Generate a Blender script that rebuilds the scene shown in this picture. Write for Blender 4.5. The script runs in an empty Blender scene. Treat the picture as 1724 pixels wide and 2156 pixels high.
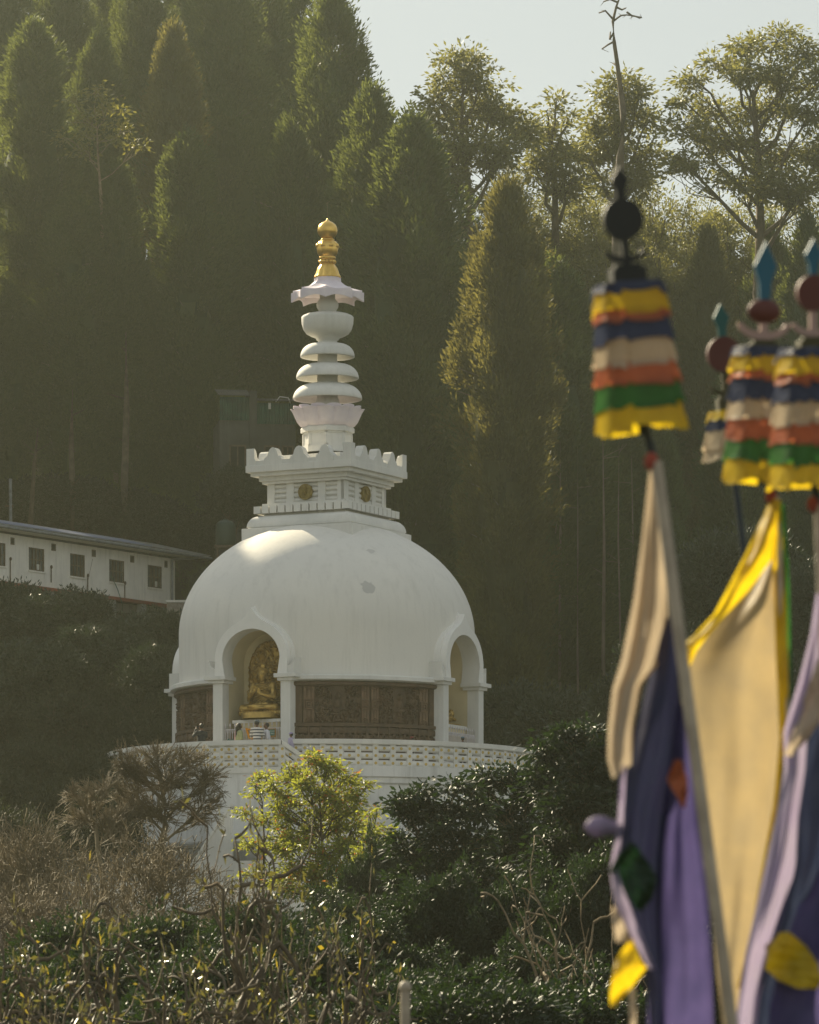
import bpy, bmesh, math, random
import numpy as np
from mathutils import Vector, Matrix
from math import sin, cos, pi, radians, sqrt, atan2, asin, exp
SC = bpy.context.scene
COL = SC.collection
F = 11500.0          # focal length in reference pixels (1724 wide)
CX, HY = 862.0, 2418.0
HAZE = 0.00029
def P(px, py, Y):
    return Vector(((px - CX) * Y / F, Y, (HY - py) * Y / F))

# ---------------------------------------------------------------- camera
cam_d = bpy.data.cameras.new('camera'); cam = bpy.data.objects.new('camera', cam_d); COL.objects.link(cam)
cam.location = (0, 0, 0); cam.rotation_euler = (radians(90), 0, 0)
cam_d.sensor_fit = 'HORIZONTAL'; cam_d.sensor_width = 24.0
cam_d.lens = F / 1724.0 * 24.0
cam_d.shift_y = (HY - 1078.0) / 1724.0
cam_d.clip_start = 0.5; cam_d.clip_end = 3000
cam_d.dof.use_dof = True; cam_d.dof.focus_distance = 207.0; cam_d.dof.aperture_fstop = 4.4
SC.camera = cam

# ---------------------------------------------------------------- sky and sun
SUN_EL, SUN_AZ = 32.0, -33.0      # azimuth measured from the view direction, minus = left
w = bpy.data.worlds.new("World"); SC.world = w; w.use_nodes = True
nt = w.node_tree; nt.nodes.clear()
sky = nt.nodes.new('ShaderNodeTexSky'); sky.sky_type = 'NISHITA'; sky.sun_disc = False
sky.sun_elevation = radians(SUN_EL); sky.sun_rotation = radians(SUN_AZ)
sky.altitude = 1500; sky.air_density = 1.0; sky.dust_density = 1.0; sky.ozone_density = 0.4
bg = nt.nodes.new('ShaderNodeBackground'); bg.inputs[1].default_value = 0.085
wo = nt.nodes.new('ShaderNodeOutputWorld')
hs = nt.nodes.new('ShaderNodeHueSaturation'); hs.inputs['Saturation'].default_value = .38
tn = nt.nodes.new('ShaderNodeMix'); tn.data_type = 'RGBA'; tn.blend_type = 'MULTIPLY'; tn.inputs[0].default_value = 1; tn.inputs[7].default_value = (1.0, .98, .87, 1)
nt.links.new(sky.outputs[0], hs.inputs['Color']); nt.links.new(hs.outputs[0], tn.inputs[6]); # added gradient: sky dimmed low down and brightened overhead to light the dome
wc = nt.nodes.new('ShaderNodeTexCoord'); sx = nt.nodes.new('ShaderNodeSeparateXYZ'); nt.links.new(wc.outputs['Generated'], sx.inputs[0])
mr = nt.nodes.new('ShaderNodeMapRange'); mr.interpolation_type = 'SMOOTHSTEP'; nt.links.new(sx.outputs[2], mr.inputs[0])
mr.inputs[1].default_value = .18; mr.inputs[2].default_value = .60; mr.inputs[3].default_value = .60; mr.inputs[4].default_value = 1.55
vm = nt.nodes.new('ShaderNodeVectorMath'); vm.operation = 'SCALE'; nt.links.new(tn.outputs[2], vm.inputs[0]); nt.links.new(mr.outputs[0], vm.inputs[3])
nt.links.new(vm.outputs[0], bg.inputs[0]); nt.links.new(bg.outputs[0], wo.inputs[0])
sd = bpy.data.lights.new('sun', 'SUN'); sd.energy = 5.0; sd.angle = radians(0.5); sd.color = (1.0, 0.87, 0.61)
so = bpy.data.objects.new('sun', sd); COL.objects.link(so)
sv = Vector((sin(radians(SUN_AZ)) * cos(radians(SUN_EL)), cos(radians(SUN_AZ)) * cos(radians(SUN_EL)), sin(radians(SUN_EL))))
so.rotation_euler = sv.to_track_quat('Z', 'Y').to_euler(); so.location = (-40, 60, 80)
SC.view_settings.view_transform = 'Standard'; SC.view_settings.look = 'None'
SC.view_settings.gamma = 1.0; SC.view_settings.exposure = 1.0
SC.render.engine = 'CYCLES'
cy = SC.cycles
cy.max_bounces = 6; cy.diffuse_bounces = 3; cy.glossy_bounces = 2; cy.transmission_bounces = 4
cy.volume_bounces = 0; cy.transparent_max_bounces = 6; cy.caustics_reflective = False; cy.caustics_refractive = False
cy.use_denoising = True; cy.sample_clamp_indirect = 6.0; cy.use_adaptive_sampling = True

# ---------------------------------------------------------------- helpers
def empty(name, loc=(0, 0, 0), rz=0.0):
    o = bpy.data.objects.new(name, None); o.empty_display_size = 0.3
    o.location = loc; o.rotation_euler = (0, 0, rz); COL.objects.link(o); return o
def tag(o, label=None, cat=None, group=None, kind=None):
    if label: o['label'] = label
    if cat: o['category'] = cat
    if group: o['group'] = group
    if kind: o['kind'] = kind
    return o
class MB:
    """collects shapes, then links them as ONE mesh object"""
    def __init__(s): s.v = []; s.f = []; s.n = 0; s.sm = []
    def add(s, vs, fs, smooth=False):
        b = s.n; s.v.extend([tuple(p) for p in vs]); s.n = len(s.v)
        s.f.extend([tuple(b + i for i in f) for f in fs]); s.sm.extend([smooth] * len(fs)); return s
    def box(s, x0, x1, y0, y1, z0, z1, m=None, bev=0.0):
        vs = [(x, y, z) for z in (z0, z1) for y in (y0, y1) for x in (x0, x1)]
        if m is not None: vs = [m @ Vector(p) for p in vs]
        return s.add(vs, [(0, 2, 3, 1), (4, 5, 7, 6), (0, 1, 5, 4), (2, 6, 7, 3), (0, 4, 6, 2), (1, 3, 7, 5)])
    def tube(s, a, b, r0, r1=None, n=8, cap=True, smooth=True):
        a = Vector(a); b = Vector(b); r1 = r0 if r1 is None else r1
        d = (b - a)
        if d.length < 1e-6: return s
        q = d.to_track_quat('Z', 'Y'); vs = []
        for c, r in ((a, r0), (b, r1)):
            for i in range(n):
                t = 2 * pi * i / n; vs.append(c + q @ Vector((r * cos(t), r * sin(t), 0)))
        fs = [(i, (i + 1) % n, n + (i + 1) % n, n + i) for i in range(n)]
        s.add(vs, fs, smooth)
        if cap: s.add([vs[i] for i in range(n)][::-1], [tuple(range(n))]); s.add(vs[n:], [tuple(range(n))])
        return s
    def path(s, pts, rs, n=6):
        pts = [Vector(p) for p in pts]
        if not hasattr(rs, '__len__'): rs = [rs] * len(pts)
        vs = []
        for i, p in enumerate(pts):
            d = (pts[min(i + 1, len(pts) - 1)] - pts[max(i - 1, 0)])
            q = d.to_track_quat('Z', 'Y')
            for k in range(n):
                t = 2 * pi * k / n; vs.append(p + q @ Vector((rs[i] * cos(t), rs[i] * sin(t), 0)))
        fs = [(i * n + k, i * n + (k + 1) % n, (i + 1) * n + (k + 1) % n, (i + 1) * n + k) for i in range(len(pts) - 1) for k in range(n)]
        fs += [tuple(range(n))[::-1], tuple((len(pts) - 1) * n + k for k in range(n))]
        return s.add(vs, fs, True)
    def lathe(s, prof, n=48, a0=0.0, a1=2 * pi, smooth=True, rfun=None, c=(0, 0)):
        """prof: (r, z) list; a measured from -Y axis, anticlockwise seen from above"""
        full = abs(a1 - a0 - 2 * pi) < 1e-6; m = n if full else n + 1; vs = []
        for (r, z) in prof:
            for i in range(m):
                t = a0 + (a1 - a0) * i / n; rr = r * (rfun(t, z) if rfun else 1)
                vs.append((c[0] + rr * sin(t), c[1] - rr * cos(t), z))
        fs = []
        for j in range(len(prof) - 1):
            for i in range(n):
                k = (i + 1) % m if full else i + 1
                fs.append((j * m + k, j * m + i, (j + 1) * m + i, (j + 1) * m + k))
        return s.add(vs, fs, smooth)
    def prism(s, outline, y0, y1):
        """outline in (x, z), extruded along y"""
        n = len(outline)
        vs = [(x, y0, z) for x, z in outline] + [(x, y1, z) for x, z in outline]
        fs = [tuple(range(n)), tuple(range(n, 2 * n))[::-1]] + [((i + 1) % n, i, n + i, n + (i + 1) % n) for i in range(n)]
        return s.add(vs, fs)
    def ball(s, c, r, nu=12, nv=8, m=None):
        if not hasattr(r, '__len__'): r = (r, r, r)
        vs = []
        for j in range(nv + 1):
            ph = pi * j / nv
            for i in range(nu):
                t = 2 * pi * i / nu; p = Vector((r[0] * sin(ph) * cos(t), r[1] * sin(ph) * sin(t), r[2] * cos(ph)))
                if m is not None: p = m @ p
                vs.append(Vector(c) + p)
        fs = [(j * nu + i, (j + 1) * nu + i, (j + 1) * nu + (i + 1) % nu, j * nu + (i + 1) % nu) for j in range(nv) for i in range(nu)]
        return s.add(vs, fs, True)
    def cap(s, a, b, r0, r1=None, n=12):
        r1 = r0 if r1 is None else r1
        s.ball(a, r0, n, 8); s.ball(b, r1, n, 8); return s.tube(a, b, r0, r1, n, cap=False)
    def xf(s, m):
        s.v = [tuple(m @ Vector(p)) for p in s.v]; return s
    def build(s, name, mat=None, parent=None, bevel=0.0, remesh=0.0, loc=None):
        me = bpy.data.meshes.new(name); me.from_pydata(s.v, [], s.f)
        me.polygons.foreach_set('use_smooth', s.sm); me.update()
        o = bpy.data.objects.new(name, me); COL.objects.link(o)
        if mat: me.materials.append(mat)
        if parent: o.parent = parent
        if loc is not None: o.location = loc
        if remesh:
            r = o.modifiers.new('remesh', 'REMESH'); r.mode = 'VOXEL'; r.voxel_size = remesh; r.use_smooth_shade = True
            q = o.modifiers.new('soft', 'SMOOTH'); q.iterations = 3; q.factor = 0.5
        if bevel:
            b = o.modifiers.new('bevel', 'BEVEL'); b.width = bevel; b.segments = 2; b.limit_method = 'ANGLE'; b.angle_limit = radians(40)
        return o
def np_mesh(name, V, Q, mat, parent=None, rnd=None, smooth=False):
    """V (n,3) float array, Q (m,k) int array of k-gons"""
    me = bpy.data.meshes.new(name); k = Q.shape[1]
    me.vertices.add(len(V)); me.vertices.foreach_set('co', np.ascontiguousarray(V, dtype=np.float32).ravel())
    me.loops.add(Q.size); me.loops.foreach_set('vertex_index', np.ascontiguousarray(Q, dtype=np.int32).ravel())
    me.polygons.add(len(Q)); me.polygons.foreach_set('loop_start', np.arange(0, Q.size, k, dtype=np.int32))
    me.polygons.foreach_set('use_smooth', np.full(len(Q), smooth))
    me.update(calc_edges=True)
    if rnd is not None:
        at = me.attributes.new('rnd', 'FLOAT', 'FACE'); at.data.foreach_set('value', rnd.astype(np.float32))
    for m in (mat if isinstance(mat, (list, tuple)) else [mat]): me.materials.append(m)
    o = bpy.data.objects.new(name, me); COL.objects.link(o)
    if parent: o.parent = parent
    return o
def kids(o): return [c for c in bpy.data.objects if c.parent == o]
def copy_tree(o, parent=None, tree=None):
    c = o.copy(); COL.objects.link(c); c.parent = parent
    for ch in tree.get(o, []) if tree else kids(o): copy_tree(ch, c, tree)
    return c

# ---------------------------------------------------------------- materials
def _mat(name):
    m = bpy.data.materials.new(name); m.use_nodes = True; t = m.node_tree; t.nodes.clear()
    return m, t, t.nodes.new, t.links.new
def _mix(t, fac, a, b, blend='MIX'):
    n = t.nodes.new('ShaderNodeMix'); n.data_type = 'RGBA'; n.blend_type = blend
    for s, val in ((n.inputs[0], fac), (n.inputs[6], a), (n.inputs[7], b)):
        if isinstance(val, (int, float)): s.default_value = val
        elif isinstance(val, (tuple, list)): s.default_value = (*val[:3], 1)
        else: t.links.new(val, s)
    return n.outputs[2]
def _noise(t, co, scale, detail=4, rough=.55, stretch=None):
    n = t.nodes.new('ShaderNodeTexNoise'); n.inputs['Scale'].default_value = scale
    n.inputs['Detail'].default_value = detail; n.inputs['Roughness'].default_value = rough
    if stretch:
        mp = t.nodes.new('ShaderNodeMapping'); mp.inputs['Scale'].default_value = stretch
        t.links.new(co, mp.inputs[0]); co = mp.outputs[0]
    t.links.new(co, n.inputs['Vector']); return n.outputs['Fac']
def _ramp(t, fac, p0, p1, c0=(0, 0, 0), c1=(1, 1, 1)):
    n = t.nodes.new('ShaderNodeValToRGB'); t.links.new(fac, n.inputs[0])
    n.color_ramp.elements[0].position = p0; n.color_ramp.elements[1].position = p1
    n.color_ramp.elements[0].color = (*c0, 1); n.color_ramp.elements[1].color = (*c1, 1)
    return n.outputs[0]
def surf(name, c1, c2=None, rough=.7, scale=1.5, metal=0.0, bump=.2, bscale=12, stain=None, stain_amt=.5, streak=False, spec=.4, bdist=.02):
    m, t, N, L = _mat(name); c2 = c2 or tuple(x * .82 for x in c1)
    tc = N('ShaderNodeTexCoord'); co = tc.outputs['Object']
    col = _mix(t, _ramp(t, _noise(t, co, scale, 6), .35, .65), c1, c2)
    if stain:
        fac = _noise(t, co, scale * 1.7, 8, .7, (3.5, 3.5, .35) if streak else None)
        mm = N('ShaderNodeMath'); mm.operation = 'MULTIPLY'; mm.inputs[1].default_value = stain_amt
        L(_ramp(t, fac, .5, .78), mm.inputs[0]); col = _mix(t, mm.outputs[0], col, stain)
    b = N('ShaderNodeBsdfPrincipled'); L(col, b.inputs['Base Color']); b.inputs['Metallic'].default_value = metal
    b.inputs['Roughness'].default_value = rough; b.inputs['Specular IOR Level'].default_value = spec
    if bump:
        bn = N('ShaderNodeBump'); bn.inputs['Strength'].default_value = bump; bn.inputs['Distance'].default_value = bdist
        L(_noise(t, co, bscale, 5, .6), bn.inputs['Height']); L(bn.outputs[0], b.inputs['Normal'])
    o = N('ShaderNodeOutputMaterial'); L(b.outputs[0], o.inputs[0]); return m
def leafm(name, c1, c2, tr, tfac=.4, rough=.45, spec=.4, c3=None, third=.85):
    """leaf material: reflecting and letting light through, each leaf its own shade"""
    m, t, N, L = _mat(name)
    at = N('ShaderNodeAttribute'); at.attribute_name = 'rnd'; r = at.outputs['Fac']
    tc = N('ShaderNodeTexCoord'); nz = _noise(t, tc.outputs['Object'], .35, 3)
    col = _mix(t, r, c1, c2); col = _mix(t, _ramp(t, nz, .35, .65), col, _mix(t, r, c2, c1))
    trc = _mix(t, r, tr, tuple(x * .6 for x in tr))
    if c3:
        s = _ramp(t, r, third, third + .02); col = _mix(t, s, col, c3); trc = _mix(t, s, trc, c3)
    b = N('ShaderNodeBsdfPrincipled'); L(col, b.inputs['Base Color']); b.inputs['Roughness'].default_value = rough
    b.inputs['Specular IOR Level'].default_value = spec
    x = N('ShaderNodeBsdfTranslucent'); L(trc, x.inputs[0])
    mx = N('ShaderNodeMixShader'); mx.inputs[0].default_value = tfac; L(b.outputs[0], mx.inputs[1]); L(x.outputs[0], mx.inputs[2])
    o = N('ShaderNodeOutputMaterial'); L(mx.outputs[0], o.inputs[0]); return m
def cloth(name, c, tfac=.45, c2=None, scale=40):
    m, t, N, L = _mat(name); tc = N('ShaderNodeTexCoord')
    col = _mix(t, _ramp(t, _noise(t, tc.outputs['Object'], 6, 6), .35, .7), c, c2 or tuple(x * .7 for x in c))
    wv = N('ShaderNodeTexWave'); wv.inputs['Scale'].default_value = 60; wv.bands_direction = 'DIAGONAL'; wv.inputs['Distortion'].default_value = 1.5
    L(tc.outputs['Object'], wv.inputs[0])
    b = N('ShaderNodeBsdfDiffuse'); L(col, b.inputs[0]); x = N('ShaderNodeBsdfTranslucent'); L(col, x.inputs[0])
    bn = N('ShaderNodeBump'); bn.inputs['Strength'].default_value = .25; bn.inputs['Distance'].default_value = .003; L(wv.outputs['Fac'], bn.inputs['Height']); L(bn.outputs[0], b.inputs['Normal'])
    mx = N('ShaderNodeMixShader'); mx.inputs[0].default_value = tfac; L(b.outputs[0], mx.inputs[1]); L(x.outputs[0], mx.inputs[2])
    gl = N('ShaderNodeBsdfGlossy'); gl.inputs['Roughness'].default_value = .38; L(bn.outputs[0], gl.inputs['Normal']); m2 = N('ShaderNodeMixShader'); m2.inputs[0].default_value = .022; L(mx.outputs[0], m2.inputs[1]); L(gl.outputs[0], m2.inputs[2])
    o = N('ShaderNodeOutputMaterial'); L(m2.outputs[0], o.inputs[0]); return m
M = {}
M['white'] = surf('white_paint', (.72, .70, .65), (.62, .61, .57), .75, .8, bump=.25, bscale=9, stain=(.42, .40, .35), stain_amt=.35, streak=True)
M['wall_white'] = surf('terrace_paint', (.72, .71, .68), (.60, .60, .58), .8, .5, bump=.25, bscale=6, stain=(.30, .29, .26), stain_amt=.6, streak=True)
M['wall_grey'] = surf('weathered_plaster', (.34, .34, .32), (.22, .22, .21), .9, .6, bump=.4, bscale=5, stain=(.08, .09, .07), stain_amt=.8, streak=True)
M['cream'] = surf('cream_plaster', (.66, .56, .36), (.58, .49, .30), .8, .8, bump=.2)
M['arch'] = surf('arch_paint', (.82, .80, .75), (.76, .74, .70), .7, .8, bump=.15, bscale=9, stain=(.5, .48, .43), stain_amt=.25, streak=True)
M['crack_shade'] = surf('joint_shadow_line', (.10, .095, .085), rough=.9, bump=0)
M['relief_strip'] = surf('lighter_brown_paint', (.19, .115, .065), (.13, .08, .048), .6, 4, bump=.3, stain=(.08, .06, .04), stain_amt=.5)
M['lotus'] = surf('lilac_white_plaster', (.78, .70, .74), (.68, .60, .66), .55, 2, bump=.3, bscale=14)
M['gold'] = surf('gold_paint', (.80, .52, .13), (.66, .41, .09), .3, 3, metal=.9, bump=.15, bscale=18)
M['gold_statue'] = surf('gilded_statue', (.56, .37, .10), (.32, .21, .06), .34, 4, metal=.8, bump=.5, bscale=16, bdist=.04)
M['gold_dull'] = surf('yellow_stud_paint', (.58, .42, .12), (.48, .34, .10), .6, 9, bump=.1)
M['brass'] = surf('brass_medallion', (.34, .25, .07), (.22, .16, .05), .45, 8, metal=.7, bump=.4, bscale=30)
M['bronze'] = surf('brown_relief_paint', (.115, .068, .036), (.060, .038, .023), .65, 3, bump=.6, bscale=22, stain=(.11, .09, .065), stain_amt=.5)
M['bark'] = surf('bark', (.115, .085, .055), (.06, .045, .03), .9, 3, bump=.8, bscale=10, bdist=.05)
M['bark_pale'] = surf('pale_bark', (.26, .20, .12), (.14, .105, .06), .85, 4, bump=.6, bscale=14)
M['bark_far'] = surf('far_bark', (.20, .16, .12), (.12, .095, .07), .9, .6, bump=.5, bscale=4)
M['twig'] = surf('dry_twig', (.25, .195, .11), (.09, .072, .042), .7, .9, bump=0)
M['twig_dark'] = surf('dark_twig', (.15, .115, .07), (.06, .045, .03), .8, 2, bump=.4)
M['soil'] = surf('leaf_litter', (.020, .026, .012), (.032, .028, .016), .95, .4, bump=.8, bscale=1.5, bdist=.3)
M['leaf_con'] = leafm('conifer_needles', (.015, .046, .019), (.032, .070, .026), (.22, .25, .05), .38, .6, .25)
M['leaf_con2'] = leafm('rusty_conifer_needles', (.030, .044, .017), (.060, .066, .024), (.30, .26, .06), .38, .6, .25)
M['leaf_brd'] = leafm('broad_leaves', (.06, .075, .026), (.105, .11, .036), (.36, .34, .08), .42, .5, .4)
M['leaf_lite'] = leafm('pale_green_leaves', (.08, .095, .022), (.13, .13, .03), (.34, .31, .05), .40, .42, .4)
M['leaf_yg'] = leafm('yellow_green_leaves', (.085, .115, .02), (.13, .16, .03), (.48, .50, .05), .48, .48, .4, c3=(.45, .17, .04), third=.93)
M['leaf_dark'] = leafm('glossy_dark_leaves', (.008, .017, .008), (.016, .030, .010), (.035, .07, .01), .25, .52, .4)
M['leaf_rho'] = leafm('rhododendron_leaves', (.014, .026, .011), (.026, .040, .016), (.03, .05, .014), .2, .45, .4)
M['leaf_dry'] = leafm('dry_magnolia_leaves', (.035, .045, .017), (.14, .12, .06), (.22, .20, .04), .36, .30, .6, c3=(.46, .34, .03), third=.90)
M['leaf_grass'] = leafm('undergrowth_leaves', (.014, .022, .010), (.032, .034, .016), (.035, .045, .012), .25, .6, .25)

# ================================================================ the pagoda
K = 1 / 54.0                      # metres per reference pixel at the pagoda's axis
PY = 213.0; PX = (688 - CX) * PY / F
ROT = radians(-27.7)
def zz(y): return (HY - y) * K
def prof(*pts): return [(r * K, zz(y)) for r, y in pts]
pag = empty('peace_pagoda', (PX, PY, 0), ROT)
tag(pag, 'white domed peace pagoda with ringed spire, gold finial and arched niches', 'pagoda')
FLOOR = 14.35
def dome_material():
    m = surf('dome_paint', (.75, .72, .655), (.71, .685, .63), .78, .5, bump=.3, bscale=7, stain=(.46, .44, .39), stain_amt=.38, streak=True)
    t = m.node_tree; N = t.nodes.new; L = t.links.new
    b = next(n for n in t.nodes if n.type == 'BSDF_PRINCIPLED'); old = b.inputs['Base Color'].links[0].from_socket
    tc = N('ShaderNodeTexCoord'); prev = old
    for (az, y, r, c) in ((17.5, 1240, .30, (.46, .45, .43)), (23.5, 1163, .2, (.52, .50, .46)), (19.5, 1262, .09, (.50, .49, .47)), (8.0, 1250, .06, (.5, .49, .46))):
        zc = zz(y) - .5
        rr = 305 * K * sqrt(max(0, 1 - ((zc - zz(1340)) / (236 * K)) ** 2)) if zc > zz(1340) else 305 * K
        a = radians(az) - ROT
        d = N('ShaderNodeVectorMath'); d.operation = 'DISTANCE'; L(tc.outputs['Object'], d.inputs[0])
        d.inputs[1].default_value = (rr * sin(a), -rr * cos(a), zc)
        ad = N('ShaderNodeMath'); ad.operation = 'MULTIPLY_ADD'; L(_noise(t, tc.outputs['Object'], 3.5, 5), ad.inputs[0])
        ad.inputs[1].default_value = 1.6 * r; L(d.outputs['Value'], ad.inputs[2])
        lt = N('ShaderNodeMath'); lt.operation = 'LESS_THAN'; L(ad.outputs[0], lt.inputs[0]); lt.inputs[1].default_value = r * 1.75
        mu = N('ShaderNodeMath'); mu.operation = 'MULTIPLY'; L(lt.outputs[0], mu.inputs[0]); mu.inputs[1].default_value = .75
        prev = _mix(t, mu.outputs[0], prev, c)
    L(prev, b.inputs['Base Color']); return m
def z_of(yl): return zz(yl)
# dome shell, open where the four niches pass through it
def dome():
    pr = []
    for j in range(0, 15): pr.append((305 * K * (1 - .004 * (14 - j) / 14), FLOOR + 3.55 + (zz(1340) - FLOOR - 3.55) * j / 14))
    for j in range(1, 61):
        a = (pi / 2) * j / 60; pr.append((305 * K * cos(a), zz(1340) + 236 * K * sin(a)))
    n = 360; v = []; 
    for r, z in pr:
        for i in range(n):
            t = 2 * pi * i / n; v.append((r * sin(t), -r * cos(t), z))
    v = np.array(v); fs = []
    for j in range(len(pr) - 1):
        for i in range(n):
            f = (j * n + i, j * n + (i + 1) % n, (j + 1) * n + (i + 1) % n, (j + 1) * n + i)
            c = v[list(f)].mean(0); x, y, z = c; lat = min(abs(x), abs(y))
            inside = lat < 1.40 and (z < 18.65 or (lat / 1.40) ** 2 + ((z - 18.65) / 1.30) ** 2 < 1)
            if not inside: fs.append(f)
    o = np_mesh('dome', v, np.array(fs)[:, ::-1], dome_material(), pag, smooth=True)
    s = o.modifiers.new('shell', 'SOLIDIFY'); s.thickness = .12; s.offset = -1
dome()
NI = [i * pi / 2 for i in range(4)]
# cornice ring, relief wall, plinth between the niches
for q in NI:
    a0, a1 = q + radians(15.2), q + radians(74.8)
    m = MB(); m.lathe(prof((300, 1446), (327, 1447), (329, 1450), (329, 1457), (318, 1460), (300, 1460)), 40, a0, a1, smooth=False)
    m.build('cornice', M['white'], pag)
    m = MB(); m.lathe([(5.6, 17.72), (5.93, 17.72), (5.96, 17.68), (5.96, 17.60), (5.86, 17.55), (5.6, 17.55)], 40, a0 + .01, a1 - .01, smooth=False)
    m.build('frame_moulding', M['bronze'], pag)

rg = random.Random(5)
def relief_height(U, Z):
    """U degrees 17..73, Z metres above floor; returns outward offset in metres"""
    H = np.zeros_like(U); mU = 45 - np.abs(U - 45)      # mirrored
    def g(u, z, su, sz, a, mode='max'):
        nonlocal H
        b = a * np.exp(-(((U - u) / su) ** 2 + ((Z - z) / sz) ** 2) ** 1.5); H = np.maximum(H, b)
    top = 3.22; bot = 1.8; amp_ = 1.5
    dado = Z < bot
    # picture fields
    for lo, hi, sd in ((24.2, 41.4, 1), (48.6, 65.8, 2)):
        r = random.Random(sd); mid = (lo + hi) / 2
        for _ in range(75):      # crowd of small figures
            u = r.uniform(lo + .5, hi - .5); z = r.uniform(bot + .08, bot + .75 if sd == 1 else top - .2)
            if abs(u - mid) < 2.6 and z > bot + .45: continue
            g(u, z + .12, .42, .05, .09); g(u, z, .65, .09, .075); g(u + r.uniform(-.8, .8), z - .05, .3, .12, .06)
        for _ in range(130):     # tree canopy
            u = r.uniform(lo + .3, hi - .3); z = r.uniform(top - .45, top) if sd == 1 else r.uniform(bot + .3, top)
            if abs(u - mid) < 2.8: continue
            g(u, z, r.uniform(.2, .5), r.uniform(.02, .06), .08)
        g(mid, top - .42, .75, .10, .10); g(mid, top - .70, 1.25, .17, .09); g(mid, top - .92, 2.4, .09, .09); g(mid, top - .30, .3, .05, .11)
        g(mid, bot + .20, .8, .14, .09); g(mid, bot + .42, .4, .07, .10); g(mid, bot + .08, 1.9, .08, .08)
    H = H * amp_
    # pilasters
    for lo, hi in ((19.8, 24.0), (41.6, 44.6), (45.4, 48.4), (66.0, 70.2)):
        c = (lo + hi) / 2; hw = (hi - lo) / 2; ins = (np.abs(U - c) < hw) & (~dado)
        base = np.where(ins, .07, 0)
        fl = np.where(ins & (np.abs(np.abs(U - c) - hw * .35) < .16) , -.03, 0)
        sq = np.maximum(np.abs(U - c) / hw, np.abs(Z - 2.5) / .22)
        sqr = np.where(sq < 1, np.where((sq * 3.0) % 1 < .55, .05, .0), 0)
        fl = np.where(sq < 1, 0, fl)
        cir = np.sqrt(((U - c) / hw) ** 2 + ((Z - 3.2) / .24) ** 2); ci = np.where(cir < .8, np.where((cir * 3) % 1 < .5, .03, 0), 0)
        cir2 = np.sqrt(((U - c) / hw) ** 2 + ((Z - 1.83) / .24) ** 2); ci2 = np.where(cir2 < .8, np.where((cir2 * 3) % 1 < .5, .03, 0), 0)
        H = np.maximum(H, base + fl + sqr + ci + ci2)
    H = np.where((U < 19.2) | (U > 70.8), .09, H)
    # dado with slotted panels and rosettes
    pitch = 4.35; ph = ((U - 17.2) / pitch) % 1; rail = (ph < .16) | (Z > 1.66) | (Z < .75)
    slot = ((Z - .75) / .30) % 1
    d = np.where(rail, .17, np.where(slot < .16, .03, .12 + .03 * np.sin(pi * slot)))
    ros = np.sqrt(((ph - .58) / .22) ** 2 + ((Z - 1.2) / .22) ** 2)
    d = np.where((ros < 1) & (~rail), .17 + .025 * np.cos(ros * 10), d)
    return np.where(dado, d, H)
for k, q in enumerate(NI[:1] + NI[3:]):
    nu, nz = 460, 170
    U, Z = np.meshgrid(np.linspace(16.3, 73.7, nu), np.linspace(0.0, 3.36, nz)); H = relief_height(U, Z)
    R = 5.74 + H; A = np.radians(U) + q
    V = np.stack([R * np.sin(A), -R * np.cos(A), Z + FLOOR], -1).reshape(-1, 3)
    i = np.arange(nz - 1)[:, None] * nu + np.arange(nu - 1)[None, :]
    Q = np.stack([i, i + 1, i + nu + 1, i + nu], -1).reshape(-1, 4)
    np_mesh('relief_panel', V, Q, M['bronze'], pag, smooth=False)
    for lo, hi in ((19.9, 23.9), (41.7, 44.5), (45.5, 48.3), (66.1, 70.1)):
        U2, Z2 = np.meshgrid(np.linspace(lo, hi, 40), np.linspace(1.82, 3.34, 90)); R2 = 5.745 + relief_height(U2, Z2); A2 = np.radians(U2) + q
        V2 = np.stack([R2 * np.sin(A2), -R2 * np.cos(A2), Z2 + FLOOR], -1).reshape(-1, 3); i2 = np.arange(89)[:, None] * 40 + np.arange(39)[None, :]
        np_mesh('relief_pilaster', V2, np.stack([i2, i2 + 1, i2 + 41, i2 + 40], -1).reshape(-1, 4), M['relief_strip'], pag)
for q in NI[1:3]:
    m = MB(); m.lathe([(5.74, FLOOR), (5.74, 17.7)], 24, q + radians(16), q + radians(74)); m.build('relief_panel', M['bronze'], pag)

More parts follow.
